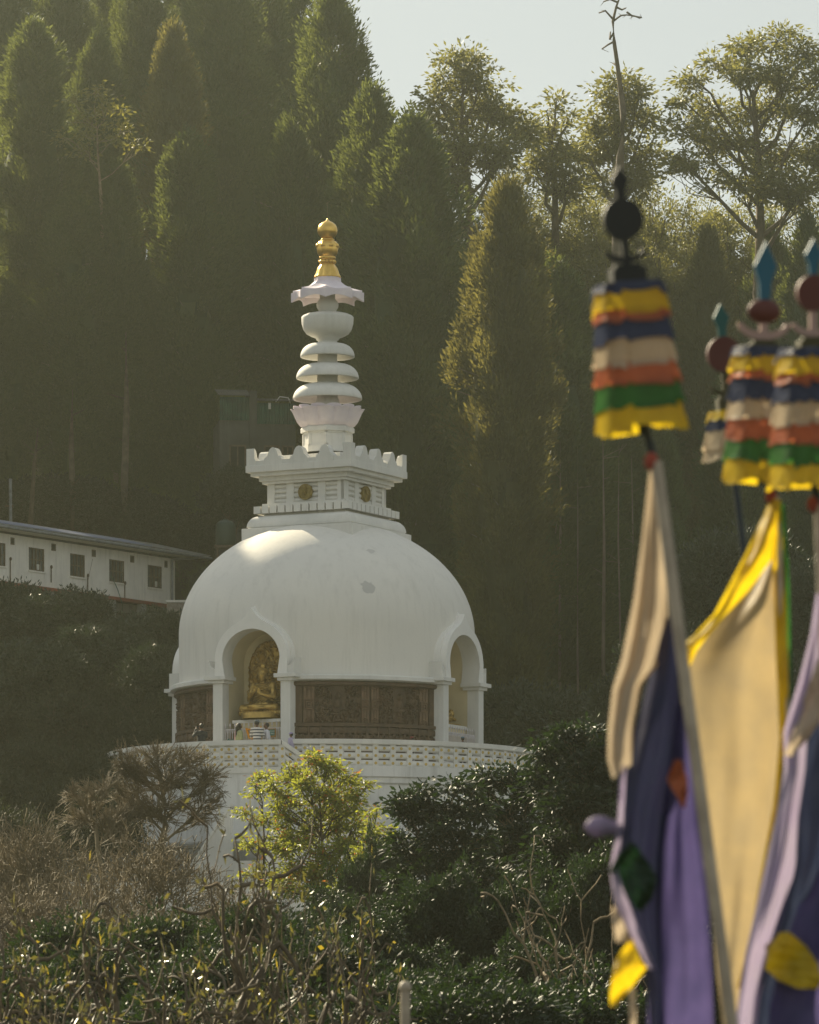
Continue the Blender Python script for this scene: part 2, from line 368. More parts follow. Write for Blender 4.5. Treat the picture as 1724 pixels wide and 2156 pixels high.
# niches
def arch(a, b, zc, zb, x_foot, n=40, ogee=0.0):
    pts = [(x_foot, zb)]
    for i in range(n + 1):
        t = pi * i / n; x = a * cos(t); z = zc + b * sin(t)
        if ogee: z += ogee * exp(-(abs(x) / .23) ** 1.2)
        pts.append((x, z))
    pts.append((-x_foot, zb)); return pts
for qi, q in enumerate(NI):
    nic = empty('niche', (0, 0, 0), q); nic.parent = pag
    out = arch(1.575, 1.46, 18.65, 18.01, 1.575, 48, ogee=.46); inn = arch(1.25, 1.14, 18.62, 18.01, 1.15, 48)
    # front ring
    m = MB(); n = len(out)
    for (yf, yb, grow) in ((-6.05, -5.42, 0.0), (-5.80, -4.95, .07)):
        o2 = [(x * (1 + grow / 1.575), z + (grow if z > 18.3 else 0)) for x, z in out]
        vs = [(x, yf, z) for x, z in o2] + [(x, yf, z) for x, z in inn] + [(x, yb, z) for x, z in o2]
        fs = [(i, i + 1, n + i + 1, n + i) for i in range(n - 1)] + [(i + 1, i, 2 * n + i, 2 * n + i + 1) for i in range(n - 1)]
        m.add(vs, fs)
        if grow: break
    m.build('arch', M['arch'], nic)
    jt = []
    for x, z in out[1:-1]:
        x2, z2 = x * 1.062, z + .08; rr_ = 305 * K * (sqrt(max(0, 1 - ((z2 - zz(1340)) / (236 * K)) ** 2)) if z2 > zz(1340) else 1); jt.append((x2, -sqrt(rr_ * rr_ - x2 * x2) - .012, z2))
    m = MB(); m.path(jt, .02, 5); m.build('joint_shade_line', M['crack_shade'], nic)  # thin crack at the dome join, coloured dark to paint in contact shade
    for sx in (-1, 1):
        m = MB(); m.box(sx * 1.685 - .21, sx * 1.685 + .21, -6.0, -5.50, FLOOR, 17.78)
        m.xf(Matrix.Translation((-sx * .21, 0, 0)))
        m.box(sx * 1.475 - .26, sx * 1.475 + .26, -6.05, -5.46, FLOOR, FLOOR + .25)
        m.build('pier', M['white'], nic, bevel=.012)
        m = MB(); m.box(sx * 1.50 - .34, sx * 1.50 + .34, -6.08, -5.35, 17.74, 17.86); m.box(sx * 1.53 - .47, sx * 1.53 + .47, -6.18, -5.3, 17.86, 18.01)
        m.build('capital', M['white'], nic, bevel=.01)
        # springer block with a curl
        sp = [(1.50, 18.01), (1.86, 18.01), (1.86, 18.62)] + [(1.86 - .02 - .30 * (1 - cos(t)), 18.62 - .30 * sin(t) * 1.1) for t in (0.3, .7, 1.1, 1.5)] + [(1.50, 18.2)]
        sp = [(sx * x, z) for x, z in sp]
        m = MB(); m.prism(sp if sx > 0 else sp[::-1], -6.03, -5.2)
        m.tube((sx * 1.52, -6.045, 18.12), (sx * 1.52, -5.5, 18.12), .085, n=14)
        m.build('springer_block', M['white'], nic, bevel=.008)
    # inner vault, back wall and floor
    ins = arch(1.25, 1.14, 18.62, FLOOR, 1.25, 48); n = len(ins)
    ins[0] = (1.25, FLOOR); ins[-1] = (-1.25, FLOOR)
    def drop(y): return [(x, y, z) for x, z in ins]
    w0 = [(min(1.15, abs(x)) * (1 if x > 0 else -1) if 18.0 < z < 18.3 else x, z) for x, z in inn]
    m = MB(); vs = [(x, -6.045, z) for x, z in inn] + [(x, -5.30, z) for x, z in inn]
    k2 = len(inn); m.add(vs, [(i, i + 1, k2 + i + 1, k2 + i) for i in range(k2 - 1)], True); m.build('arch_soffit', M['white'], nic)
    s2 = [(x * 1.02, z) for x, z in ins]
    vs = [(x, -5.50, z) for x, z in s2] + [(x, -4.30, z) for x, z in s2]
    m = MB(); m.add(vs, [(i, i + 1, n + i + 1, n + i) for i in range(n - 1)], True)
    m.add([(x, -4.30, z) for x, z in s2], [tuple(range(n))]); m.add([(-1.25, -5.9, FLOOR + .02), (1.25, -5.9, FLOOR + .02), (1.25, -4.3, FLOOR + .02), (-1.25, -4.3, FLOOR + .02)], [(0, 1, 2, 3)])
    m.build('niche_vault', M['cream'], nic)

# harmika (the square storey)
har = empty('square_storey'); har.parent = pag
def sq(m, s, z0, z1, s1=None):
    s1 = s if s1 is None else s1
    vs = [(x * s, y * s, z0) for x, y in ((-1, -1), (1, -1), (1, 1), (-1, 1))] + [(x * s1, y * s1, z1) for x, y in ((-1, -1), (1, -1), (1, 1), (-1, 1))]
    return m.add(vs, [(3, 2, 1, 0), (4, 5, 6, 7), (0, 1, 5, 4), (1, 2, 6, 5), (2, 3, 7, 6), (3, 0, 4, 7)])
m = MB(); sq(m, 2.443, 22.9, 24.04); m.build('plinth', M['white'], har, bevel=.02)
m = MB(); N_ = 8
ring = [(2.294 - (2.294 - 1.92) * (1 - cos(pi / 2 * i / N_)), 24.10 + .45 * sin(pi / 2 * i / N_)) for i in range(N_ + 1)]
sq(m, 2.26, 24.02, 24.10)
for (s0, z0), (s1, z1) in zip(ring[:-1], ring[1:]): sq(m, s0, z0, z1, s1)
m.build('curved_base', M['white'], har)
m = MB(); sq(m, 1.80, 24.5, 24.70); sq(m, 1.855, 24.70, 25.035); m.build('dentil_slab', M['white'], har)
m = MB()
for f in range(4):
    R = Matrix.Rotation(f * pi / 2, 4, 'Z'); nd = 12
    for i in range(nd):
        x = -2.097 + .15 + (4.194 - .30) * i / (nd - 1)
        m.box(x - .145, x + .145, -2.097, -1.84 if i not in (0, nd - 1) else -1.84, 24.64, 24.92, R)
m.build('dentils', M['white'], har)
m = MB(); sq(m, 1.60, 25.03, 25.81); m.build('core_wall', M['white'], har)
for f in range(4):
    R = Matrix.Rotation(f * pi / 2, 4, 'Z'); s = 1.709
    for a, b in ((-1.709, -1.38), (-.86, -.53), (.53, .86), (1.38, 1.7)):
        m = MB(); m.box(a, b, -s, -1.55, 25.03, 25.81, R); m.build('pilaster', M['white'], har, bevel=.008)
for f in range(4):
    R = Matrix.Rotation(f * pi / 2, 4, 'Z'); m = MB()
    for a, b in ((-1.38, -.86), (-.53, .53), (.86, 1.38)):
        for j in range(4):
            z = 25.03 + .0975 + j * .195; m.tube(R @ Vector((a, -1.60, z)), R @ Vector((b, -1.60, z)), .085, n=12, cap=False)
    m.build('louvre_rolls', M['white'], har)
    m = MB(); a = R @ Vector((0, -1.62, 25.42)); b = R @ Vector((0, -1.75, 25.42)); c = R @ Vector((0, -1.78, 25.42))
    m.tube(a, b, .305, n=40)
    d0 = R @ Vector((0, -1.775, 25.42))
    for i in range(40):
        t0, t1 = 2 * pi * i / 40, 2 * pi * (i + 1) / 40
        p = [R @ Vector((.29 * cos(t), -1.765, 25.42 + .29 * sin(t))) for t in (t0, t1)]; m.tube(p[0], p[1], .02, n=6, cap=False)
    for i in range(24):
        t = 2 * pi * i / 24; m.tube(R @ Vector((.05 * cos(t), -1.765, 25.42 + .05 * sin(t))), R @ Vector((.27 * cos(t), -1.755, 25.42 + .27 * sin(t))), .008, .016, n=5, cap=False)
    m.ball(c, .055, 10, 6); m.build('wheel_medallion', M['brass'], har)
m = MB(); sq(m, 1.855, 25.80, 25.90); sq(m, 1.947, 25.90, 26.08); sq(m, 2.188, 26.08, 26.225); sq(m, 2.328, 26.225, 26.49); m.build('cornice_slabs', M['white'], har, bevel=.012)
m = MB()
for f in range(4):
    R = Matrix.Rotation(f * pi / 2, 4, 'Z'); m.box(-2.28, 2.28, -2.285, -1.98, 26.49, 26.665, R)
m.build('parapet', M['white'], har)
half = [(.40, 0), (.395, .17), (.35, .26), (.285, .31), (.24, .34), (.215, .41), (.185, .50), (.135, .585), (.07, .64), (0, .66)]
mer = half + [(-x, z) for x, z in half[-2::-1]]
for f in range(4):
    R = Matrix.Rotation(f * pi / 2, 4, 'Z')
    for i, xc in enumerate((-1.14, 0, 1.14)):
        m = MB(); m.prism([(x + xc, z + 26.49) for x, z in mer], -2.30, -1.95); m.xf(R); m.build('merlon', M['white'], har, bevel=.01)
    m = MB(); hl = [(0, 0)] + half
    m.prism([(-2.30 + x, z + 26.49) for x, z in hl], -2.30, -1.95); m.prism([(-2.303 + x, z + 26.492) for x, z in hl], -.001, .35)
    n2 = len(hl) * 2   # second half turned round the corner
    m2 = MB(); m2.prism([(-2.30 + x, z + 26.49) for x, z in hl], -2.30, -1.95)
    m3 = MB(); m3.prism([(2.302 - x, z + 26.489) for x, z in hl][::-1], -2.302, -1.952); m3.xf(Matrix.Rotation(-pi / 2, 4, 'Z')); m2.add(m3.v, m3.f)
    m2.xf(R); m2.build('merlon', M['white'], har)
m = MB(); s_ = 1.02
sq(m, 1.30, 26.50, 26.95); m.build('pedestal', M['white'], har, bevel=.01)

# the spire
spi = empty('spire'); spi.parent = pag; spi.location = (0.035, -.01, 0)
OA = -ROT + radians(-2)
def octo(m, r0, y0, r1, y1):
    vs = []
    for r, y in ((r0, y0), (r1, y1)):
        for i in range(8):
            t = i * pi / 4 + OA; vs.append((r * K * sin(t), -r * K * cos(t), zz(y)))
    return m.add(vs, [tuple(range(8))[::-1], tuple(range(8, 16))] + [(i, (i + 1) % 8, 8 + (i + 1) % 8, 8 + i) for i in range(8)])
m = MB(); octo(m, 51.5, 955, 51.5, 912); octo(m, 57, 912, 57, 904); octo(m, 57, 904, 54, 900); octo(m, 55, 955, 55, 943)
for i in range(8):
    t = (i + .5) * pi / 4 + OA; R = Matrix.Rotation(t, 4, 'Z'); ap = 51.5 * K * cos(pi / 8)
    for (x0, x1, y0, y1) in ((-.37, -.29, 943, 912), (.29, .37, 943, 912), (-.37, .37, 943, 939), (-.37, .37, 916, 912)):
        m.box(x0, x1, -ap - .03, -ap + .02, zz(y0), zz(y1), R)
m.build('octagonal_base', M['white'], spi)
def lotus(name, prof_, n, lift, mat, ph=0.0, bulge=.06, nseg=168):
    V = []; fs = []; L = len(prof_)
    for j, (r, y) in enumerate(prof_):
        u = j / (L - 1)
        for i in range(nseg):
            t = 2 * pi * i / nseg; c = abs(cos(n * t / 2 + ph)); sh = c ** .55
            rr = r * K * (1 + bulge * (sh - .5) * (.3 + u)) + .02 * u * exp(-((c - .12) / .1) ** 2)
            z = zz(y) + lift * (sh - 1) * u ** 3 * .8
            V.append((rr * sin(t + OA), -rr * cos(t + OA), z))
    for j in range(L - 1):
        for i in range(nseg): fs.append((j * nseg + i, j * nseg + (i + 1) % nseg, (j + 1) * nseg + (i + 1) % nseg, (j + 1) * nseg + i))
    return V, fs
m = MB()
for k, (dr, dz, ph) in enumerate(((0, 0, 0), (-5, -5, pi / 2))):
    V, fs = lotus('', [(48 + dr * .4, 902), (56 + dr * .4, 898), (62 + dr * .6, 890), (66 + dr, 880), (69 + dr, 872), (73 + dr, 864 + dz), (74 + dr, 862 + dz), (68 + dr, 863 + dz), (62 + dr, 872), (40, 880)], 12, .30, None, ph, .13)
    m.add(V, fs, True)
m.build('lotus_bowl', M['lotus'], spi)
m = MB(); m.lathe(prof((26, 890), (25.5, 860), (24.5, 845), (22, 838), (21.7, 800), (20.8, 760), (20.3, 722), (20, 716), (23, 715), (24, 711), (23, 709), (20, 708)), 40); m.build('shaft', M['white'], spi)
for (yt, yr, R_) in ((808, 841.5, 73), (766.5, 797.5, 66), (724.5, 752.5, 57.3)):
    h = yr - yt; a = 22
    outer = [(a, yt), (a + 6, yt)] + [(a + 8 + (R_ - a - 8) * sin(t), yt + h * (1 - cos(t)) * .97) for t in [pi / 2 * i / 10 for i in range(1, 11)]] + [(R_ - .3, yr - .3), (R_ - 1.2, yr)]
    inner = [(R_ - 6.0, yr), (R_ - 6.5, yr - 1)] + [(R_ - 8 - (R_ - 8 - 24) * (1 - cos(t)), yr - 2 - (h - 11) * sin(t)) for t in [pi / 2 * i / 6 for i in range(1, 7)]] + [(20, yr - h + 9)]
    m = MB(); m.lathe(prof(*(outer + inner)), 72); m.build('spire_ring', M['white'], spi)
m = MB(); m.lathe(prof((20, 718), (23.5, 716), (25, 712), (35, 708.5), (45, 703), (51, 694), (54.2, 683), (55, 672), (54.8, 668), (52, 665.5), (44, 662), (28, 658.5), (19, 657), (17, 656)), 64); m.build('spire_bowl', M['white'], spi)
m = MB(); m.lathe(prof((17, 657), (18, 655), (20, 652), (22.7, 647), (23.3, 642), (22, 636), (18, 631.5), (16.5, 630), (16.5, 600)), 40); m.build('neck_ball', M['white'], spi)
# star shaped canopy: eight points with hollow sides, scalloped lower hem
m = MB(); nseg = 16
def star(r, depth, y, lift=0):
    vs = []
    for i in range(8):
        for k in range(nseg):
            u = k / nseg; t0 = i * pi / 4 + OA; t1 = (i + 1) * pi / 4 + OA; s = 4 * u * (1 - u)
            x = (r * sin(t0) * (1 - u) + r * sin(t1) * u) * (1 - depth * s); yv = -(r * cos(t0) * (1 - u) + r * cos(t1) * u) * (1 - depth * s)
            vs.append((x * K, yv * K, zz(y) + lift * s * K))
    return vs
rings_ = [star(28, .0, 584.5), star(28.5, .03, 592), star(29, .05, 594), star(36, .06, 600, 0), star(50, .08, 607, -1), star(68, .10, 611.5, -2), star(73, .11, 612, -3), star(73, .11, 616, -1), star(77, .10, 617, 0), star(77, .10, 636.5, 8), star(74, .10, 636.5, 8), star(72, .10, 619, 0), star(30, .05, 604, 0), star(16, .0, 603, 0)]
nn = 8 * nseg
m.add([p for r in rings_ for p in r], [(j * nn + i, (j + 1) * nn + i, (j + 1) * nn + (i + 1) % nn, j * nn + (i + 1) % nn) for j in range(len(rings_) - 1) for i in range(nn)])
m.add(star(28, .0, 584.5), [tuple(range(nn))])
m.build('star_canopy', M['lotus'], spi)
# gilded finial
fin = empty('finial'); fin.parent = spi
V, fs = lotus('', [(14.5, 556), (16, 559), (19.5, 564), (22, 570), (23.5, 576), (26, 582), (27.5, 585), (20, 586)], 8, 0, None, 0, .12, 96)
m = MB(); m.add(V, [f[::-1] for f in fs], True); m.build('bell_foot', M['gold'], fin)
m = MB(); m.lathe(prof((14, 557), (15, 556), (15, 547), (17.3, 546.5), (17.8, 543), (17, 541), (15.5, 540)), 40)
for i in range(14):
    t = 2 * pi * i / 14; m.ball((15.5 * K * sin(t), -15.5 * K * cos(t), zz(551.5)), .068, 10, 7)
m.build('beaded_collar', M['gold'], fin)
m = MB(); V, fs = lotus('', [(16, 541), (19, 538), (21.5, 532), (22.6, 524), (22.3, 517), (19, 510), (14, 507), (12, 505)], 8, 0, None, pi / 2, .05, 96); m.add(V, fs, True)
for i in range(8):
    t = 2 * pi * (i + .5) / 8 + OA; m.ball((20.5 * K * sin(t), -20.5 * K * cos(t), zz(518.5)), .105, 12, 8)
m.lathe(prof((10, 508), (14.5, 507), (14.8, 504.5), (12, 503), (8, 503)), 32)
m.build('knobbed_bulb', M['gold'], fin)
m = MB(); m.lathe(prof((8, 504), (12, 502), (16.5, 498), (20, 492), (21.2, 486), (20.5, 480), (17.5, 474), (12, 469), (6, 466), (2.5, 463.5), (.6, 460)), 48); m.build('flame_jewel', M['gold'], fin)
m = MB(); m.tube((0, 0, zz(462)), (0, 0, zz(430)), .008, .006, 5); m.tube((-.05, 0, zz(429)), (.1, 0, zz(424)), .014, .004, 5); m.build('lightning_rod', M['bark_pale'], fin)
# two tiny hooks on the dome

# ================================================================ balustrades, terraces, stairs
def pol(R, a, z): return Vector((R * sin(a), -R * cos(a), z))
def band(m, R0, R1, a0, a1, zb, zt, n=None, zb1=None, zt1=None):
    """curved bar; zb..zt at a0 end, zb1..zt1 at a1 end"""
    zb1 = zb if zb1 is None else zb1; zt1 = zt if zt1 is None else zt1
    n = n or max(1, int(abs(a1 - a0) * R1 / .35)); vs = []
    for i in range(n + 1):
        u = i / n; a = a0 + (a1 - a0) * u; b = zb + (zb1 - zb) * u; t = zt + (zt1 - zt) * u
        vs += [pol(R0, a, b), pol(R1, a, b), pol(R1, a, t), pol(R0, a, t)]
    fs = [(0, 1, 2, 3), (4 * n + 3, 4 * n + 2, 4 * n + 1, 4 * n)]
    for i in range(n):
        for k in range(4): fs.append((4 * i + k, 4 * i + 4 + k, 4 * i + 4 + (k + 1) % 4, 4 * i + (k + 1) % 4))
    m.add(vs, fs)
def balustrade(R, a0, a1, zt, label, zt1=None, pitch=.67, group=None):
    zt1 = zt if zt1 is None else zt1
    root = empty('balustrade', (PX, PY, 0)); tag(root, label, 'balustrade', group)
    m = MB(); band(m, R - .16, R + .10, a0, a1, zt - .17, zt, None, zt1 - .17, zt1); band(m, R - .13, R + .07, a0, a1, zt - .20, zt - .17, None, zt1 - .20, zt1 - .17)
    m.build('coping', M['white'], root)
    m = MB(); band(m, R - .16, R + .06, a0, a1, zt - 1.24, zt - 1.02, None, zt1 - 1.24, zt1 - 1.02); m.build('base_ledge', M['white'], root)
    n = max(1, round(abs(a1 - a0) * R / pitch)); da = (a1 - a0) / n
    for i in range(n + 1):
        a = a0 + da * i; u = i / n; z = zt + (zt1 - zt) * u; h = .105 / R; dz = (zt1 - zt) / n * .157
        if i not in (0, n) or True:
            m = MB(); band(m, R - .10, R + .035, a - h, a + h, z - 1.03 - dz, z - .19 - dz, 1, z - 1.03 + dz, z - .19 + dz)
            p = m.build('post', M['white'], root)
            for k in range(3):
                s = MB(); c = z - .33 - k * .28; s.tube(pol(R + .03, a, c), pol(R + .052, a, c), .058, .052, 14); s.build('gold_stud', M['gold_dull'], p)
        if i < n:
            b0, b1 = a + h, a + da - h; zz0, zz1 = z + (zt1 - zt) / n * .16, z + (zt1 - zt) / n * .84
            m = MB()
            for k in range(3):
                rows = []
                nA = 3
                for e in range(nA + 1):
                    aa = b0 + (b1 - b0) * e / nA; c = zz0 + (zz1 - zz0) * e / nA - .33 - k * .28
                    for q in range(10):
                        t = 2 * pi * q / 10; rows.append(pol(R - .05 + .075 * cos(t), aa, c + .122 * sin(t)))
                m.add(rows, [(e * 10 + q, e * 10 + (q + 1) % 10, (e + 1) * 10 + (q + 1) % 10, (e + 1) * 10 + q) for e in range(nA) for q in range(10)], True)
            p = m.build('roll_panel', M['white'], root)
            am = (b0 + b1) / 2
            for k in range(3):
                s = MB(); c = (zz0 + zz1) / 2 - .33 - k * .28; s.tube(pol(R + .02, am, c), pol(R + .045, am, c), .058, .052, 14); s.build('gold_stud', M['gold_dull'], p)
    return root
terr = empty('terrace', (PX, PY, 0)); tag(terr, 'round white two-tier platform carrying the domed pagoda', 'terrace')
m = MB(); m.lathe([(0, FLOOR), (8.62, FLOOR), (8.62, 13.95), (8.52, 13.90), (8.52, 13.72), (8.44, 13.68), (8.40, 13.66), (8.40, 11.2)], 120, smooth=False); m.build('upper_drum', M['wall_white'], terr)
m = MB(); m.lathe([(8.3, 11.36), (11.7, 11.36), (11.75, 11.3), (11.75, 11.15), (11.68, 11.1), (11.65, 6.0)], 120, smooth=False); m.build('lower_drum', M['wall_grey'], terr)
RB = 8.46
balustrade(RB, radians(-9.2), radians(72), 15.34, 'long curved white balustrade with gold studs at the right of the platform', group=None)
balustrade(RB, radians(-97), radians(-27.3), 15.34, 'white studded balustrade curving out of sight behind the bare brown shrub')
RL = 9.35
LA = radians(-27.5)
balustrade(RL, LA, radians(-9.6), 15.26, 'level stair-landing balustrade of five studded panels in front of the buddha niche', pitch=.64)
balustrade(RL + .02, radians(-9.3), radians(12.6), 15.24, 'sloping stair balustrade going down to the right behind the yellow-green tree', zt1=12.75, pitch=.64)
st = empty('staircase', (PX, PY, 0)); tag(st, 'white curved outer stair climbing to the pagoda platform', 'staircase')
m = MB(); band(m, 8.3, RL + .03, LA, radians(-9.4), 11.2, 14.05); m.build('landing', M['wall_white'], st)
m = MB(); n = 15
for i in range(n):
    a = radians(-9.4) + radians(22) * i / n; b = radians(-9.4) + radians(22) * (i + 1) / n; z = 14.05 - 2.5 * (i + 1) / n
    band(m, 8.35, RL - .15, a, b + .0004, 10.9, z, 1)
m.build('flight', M['wall_white'], st)
m = MB(); band(m, RL - .13, RL + .05, radians(-9.4), radians(12.6), 10.9, 14.03, None, 10.9, 11.54); m.build('string_wall', M['wall_white'], st)
m = MB(); band(m, 11.9, 12.2, radians(-16), radians(-26.0), 9.0, 12.55, None, 8.5, 9.6); band(m, 11.86, 12.25, radians(-16), radians(-26.0), 12.55, 12.7, None, 9.6, 9.75)
band(m, 11.9, 12.2, radians(-16), radians(10), 8.6, 10.6); m.build('lower_parapet', M['white'], st)
# long white walls below, seen through the branches
def wallstrip(x0, x1, yt, yb, Y, label, mat, ledge=True):
    a, b = P(x0, yt, Y), P(x1, yb, Y); root = empty('garden_wall', ((a.x + b.x) / 2, Y, b.z)); tag(root, label, 'wall')
    w = (b.x - a.x) / 2; h = a.z - b.z; m = MB(); m.box(-w, w, 0, .4, 0, h); m.build('wall_face', mat, root)
    m = MB(); m.box(-w - .05, w + .05, -.08, .5, h, h + .12)
    m.build('coping', M['white'], root)
    return root
wallstrip(150, 850, 1865, 2010, 196, 'pale garden wall seen through the bare branches below the pagoda', M['wall_white'])
wallstrip(-80, 620, 1995, 2120, 186, 'lowest pale wall seen through branches at the lower left', M['wall_white'])
wallstrip(780, 1300, 1790, 1960, 190, 'white wall showing through gaps in the dark glossy tree', M['wall_white'])
wallstrip(560, 830, 1760, 1900, 198, 'white wall behind the yellow-green tree', M['wall_white'])

# ================================================================ statues, gates, people
tree0 = {}
def buddha(label, rot_q):
    root = empty('buddha_statue', (PX, PY, 0), ROT + rot_q); tag(root, label, 'statue', None)
    c = -275 * K; T = 16.64
    def X(x, y, z): return (x, c + y, T + z)
    m = MB()
    m.ball(X(0, .05, .25), (.46, .36, .30)); m.ball(X(0, .03, .62), (.36, .25, .38)); m.ball(X(0, .0, .93), (.46, .26, .22))
    m.cap(X(0, 0, 1.0), X(0, -.01, 1.26), .12, .10)
    m.ball(X(0, -.03, 1.42), (.175, .20, .245), 18, 12); m.ball(X(0, -.22, 1.40), (.025, .05, .055)); m.ball(X(0, -.10, 1.24), (.10, .11, .07)); m.ball(X(0, -.20, 1.315), (.06, .03, .016))
    for s in (-1, 1):
        m.ball(X(s * .185, .02, 1.36), (.03, .06, .14)); m.ball(X(s * .075, -.20, 1.45), (.045, .025, .015)); m.ball(X(s * .075, -.19, 1.485), (.06, .03, .012))
        m.cap(X(s * .40, .02, 1.02), X(s * .54, -.08, .56), .155, .115); m.cap(X(s * .54, -.08, .56), X(s * .16, -.42, .66 + (.1 if s < 0 else 0)), .11, .07)
        m.cap(X(s * .26, .0, .17), X(s * .70, -.34, .15), .21, .155); m.cap(X(s * .70, -.34, .14), X(-s * .12, -.56, .12 + (.08 if s > 0 else 0)), .14, .085)
        m.ball(X(-s * .22, -.56, .13 + (.08 if s > 0 else 0)), (.17, .08, .06))
        # hand raised in the teaching gesture: palm, four fingers, thumb
        hx, hz = s * .11, .70 + (.10 if s < 0 else 0)
        m.ball(X(hx, -.47, hz), (.065, .04, .085))
        for k, ln in enumerate((.13, .16, .15, .11)):
            bx = hx + s * (.045 - .03 * k); m.path([X(bx, -.47, hz + .05), X(bx - s * .01, -.50, hz + .05 + ln * .6), X(bx - s * .03, -.52, hz + .05 + ln)], [.021, .02, .015])
        m.path([X(hx - s * .05, -.48, hz), X(hx - s * .09, -.52, hz + .05), X(hx - s * .07, -.54, hz + .10)], [.024, .022, .016])
    m.build('body', M['gold_statue'], root, remesh=.022)
    h = MB(); h.ball(X(0, 0, 1.50), (.205, .215, .21), 20, 12); h.ball(X(0, .02, 1.76), (.115, .115, .13), 14, 10)
    for j in range(7):
        ph = .15 + j * .22; nn_ = max(3, int(2 * pi * .2 * sin(ph) / .05))
        for i in range(nn_):
            t = 2 * pi * i / nn_ + j; y = -sin(ph) * cos(t)
            if y < -.55 and ph > 1.0: continue
            h.ball(X(.205 * sin(ph) * sin(t), .215 * y, 1.50 + .21 * cos(ph)), .024, 6, 4)
    h.build('curled_hair', M['gold_statue'], root)
    r = MB()
    for k in range(9):      # robe folds sweeping from the left shoulder to the waist
        pts = []
        for i in range(9):
            u = i / 8; x = .36 - (.62 + .02 * k) * u; z = 1.08 - .07 * k - u * (.16 + .05 * k) + .10 * u * u
            yy = -.25 * sqrt(max(0, 1 - (x / .52) ** 2)) - .02; pts.append(X(x, yy, z))
        r.path(pts, [.012] + [.02] * 7 + [.01], 6)
    for s in (-1, 1):
        for k in range(5):
            r.path([X(s * (.12 + .08 * k), -.40 + .03 * k, .28 - .02 * k), X(s * (.40 + .07 * k), -.44, .22 - .03 * k), X(s * (.74 - .03 * k), -.40, .12 - .03 * k)], [.012, .022, .01], 6)
            r.path([X(s * (.52 + .02 * k), -.03 - .03 * k, .95 - .11 * k), X(s * (.60 - .01 * k), -.18, .80 - .10 * k), X(s * (.42), -.30, .62 - .03 * k)], [.01, .018, .01], 6)
    r.build('robe_folds', M['gold_statue'], root)
    t = MB()
    for k in range(22):
        a = -pi * .5 + pi * k / 21; x = .88 * sin(a); y = -.50 * cos(a) ** .5 if cos(a) > 0 else 0
        t.ball(X(x, y, -.04), (.085, .05, .09), 10, 7)
    t.lathe([(.0, T - .02), (.80, T - .02), (.86, T - .06), (.80, T - .2), (.85, T - .26)], 40, rfun=lambda a, z: 1, c=(0, c)); t.build('lotus_seat', M['gold_statue'], root)
    # carved back screen
    nu, nz = 120, 190; hw, hh = .98, 3.1
    Uu, Zz = np.meshgrid(np.linspace(-1, 1, nu), np.linspace(0, 1, nz)); rr = np.random.RandomState(3)
    half_w = hw * np.where(Zz < .62, 1, np.sqrt(np.clip(1 - ((Zz - .62) / .38) ** 2, 0, 1))); Xx = Uu * half_w; H = np.zeros_like(Xx); Zm = Zz * hh
    for _ in range(420):
        x0, z0 = rr.uniform(-1, 1), rr.uniform(0, 3.1); s = rr.uniform(.025, .06); a_ = rr.uniform(0, pi); e = rr.uniform(1.5, 3.5)
        dx, dz = Xx - x0, Zm - z0; p = dx * cos(a_) + dz * sin(a_); q_ = -dx * sin(a_) + dz * cos(a_)
        H = np.maximum(H, .09 * np.exp(-((p / (s * e)) ** 2 + (q_ / s) ** 2)))
    d = np.sqrt(Xx ** 2 + (Zm - 1.5) ** 2); H += np.where(np.abs(d - .62) < .05, .06, 0); H += np.where(np.abs(Uu) > .95, .07, 0)
    V = np.stack([Xx, np.full_like(Xx, -4.36) - H, Zm + 16.35], -1).reshape(-1, 3); i = np.arange(nz - 1)[:, None] * nu + np.arange(nu - 1)[None, :]
    np_mesh('carved_screen', V, np.stack([i, i + 1, i + nu + 1, i + nu], -1).reshape(-1, 4), M['gold_statue'], root)
    al = empty('altar', (PX, PY, 0), ROT + rot_q); tag(al, 'cream altar block under the ' + ('golden teaching buddha' if rot_q == 0 else 'golden statue of the right niche'), 'altar')
    m = MB(); m.box(-.98, .98, -5.55, -4.40, FLOOR, 16.22); m.build('block', M['cream'], al)
    m = MB(); m.box(-1.05, 1.05, -5.62, -4.40, 16.22, 16.34); m.build('slab', M['white'], al)
    return root
buddha('golden seated buddha with both hands raised in the arched front niche', 0.0)
def side_buddha():
    root = empty('buddha_statue', (PX, PY, 0), ROT + pi / 2); tag(root, 'golden reclining figure partly hidden in the right-hand niche', 'statue'); m = MB(); c = -5.0; T = 16.36
    m.cap((-.85, c, T + .14), (.1, c, T + .22), .10, .18); m.cap((.1, c, T + .22), (.55, c, T + .30), .18, .22); m.ball((.80, c - .02, T + .46), (.15, .15, .18), 14, 10); m.cap((.5, c - .15, T + .3), (.82, c - .2, T + .22), .08, .06)
    m.cap((.45, c - .18, T + .42), (-.25, c - .2, T + .32), .07, .05); m.ball((-.95, c, T + .2), (.08, .07, .14)); m.ball((.86, c - .1, T + .2), (.09, .06, .03)); m.build('body', M['gold_statue'], root, remesh=.02)
    m = MB(); m.box(-1.15, 1.15, c - .3, c + .35, T - .02, T + .07); m.build('couch', M['gold_statue'], root, bevel=.02)
    al = empty('altar', (PX, PY, 0), ROT + pi / 2); tag(al, 'cream altar block inside the right-hand niche', 'altar')
    m = MB(); m.box(-1.2, 1.2, -5.45, -4.40, FLOOR, 16.22); m.build('block', M['cream'], al); m = MB(); m.box(-1.23, 1.23, -5.5, -4.40, 16.22, 16.335); m.build('slab', M['white'], al)
side_buddha()
M['fence'] = surf('white_metal', (.62, .58, .60), (.50, .47, .48), .5, 6, bump=.1)
M['sign_w'] = surf('caption_plate', (.60, .60, .56), rough=.5, scale=8, bump=0)
M['ink'] = surf('ink', (.03, .03, .03), rough=.6, bump=0)
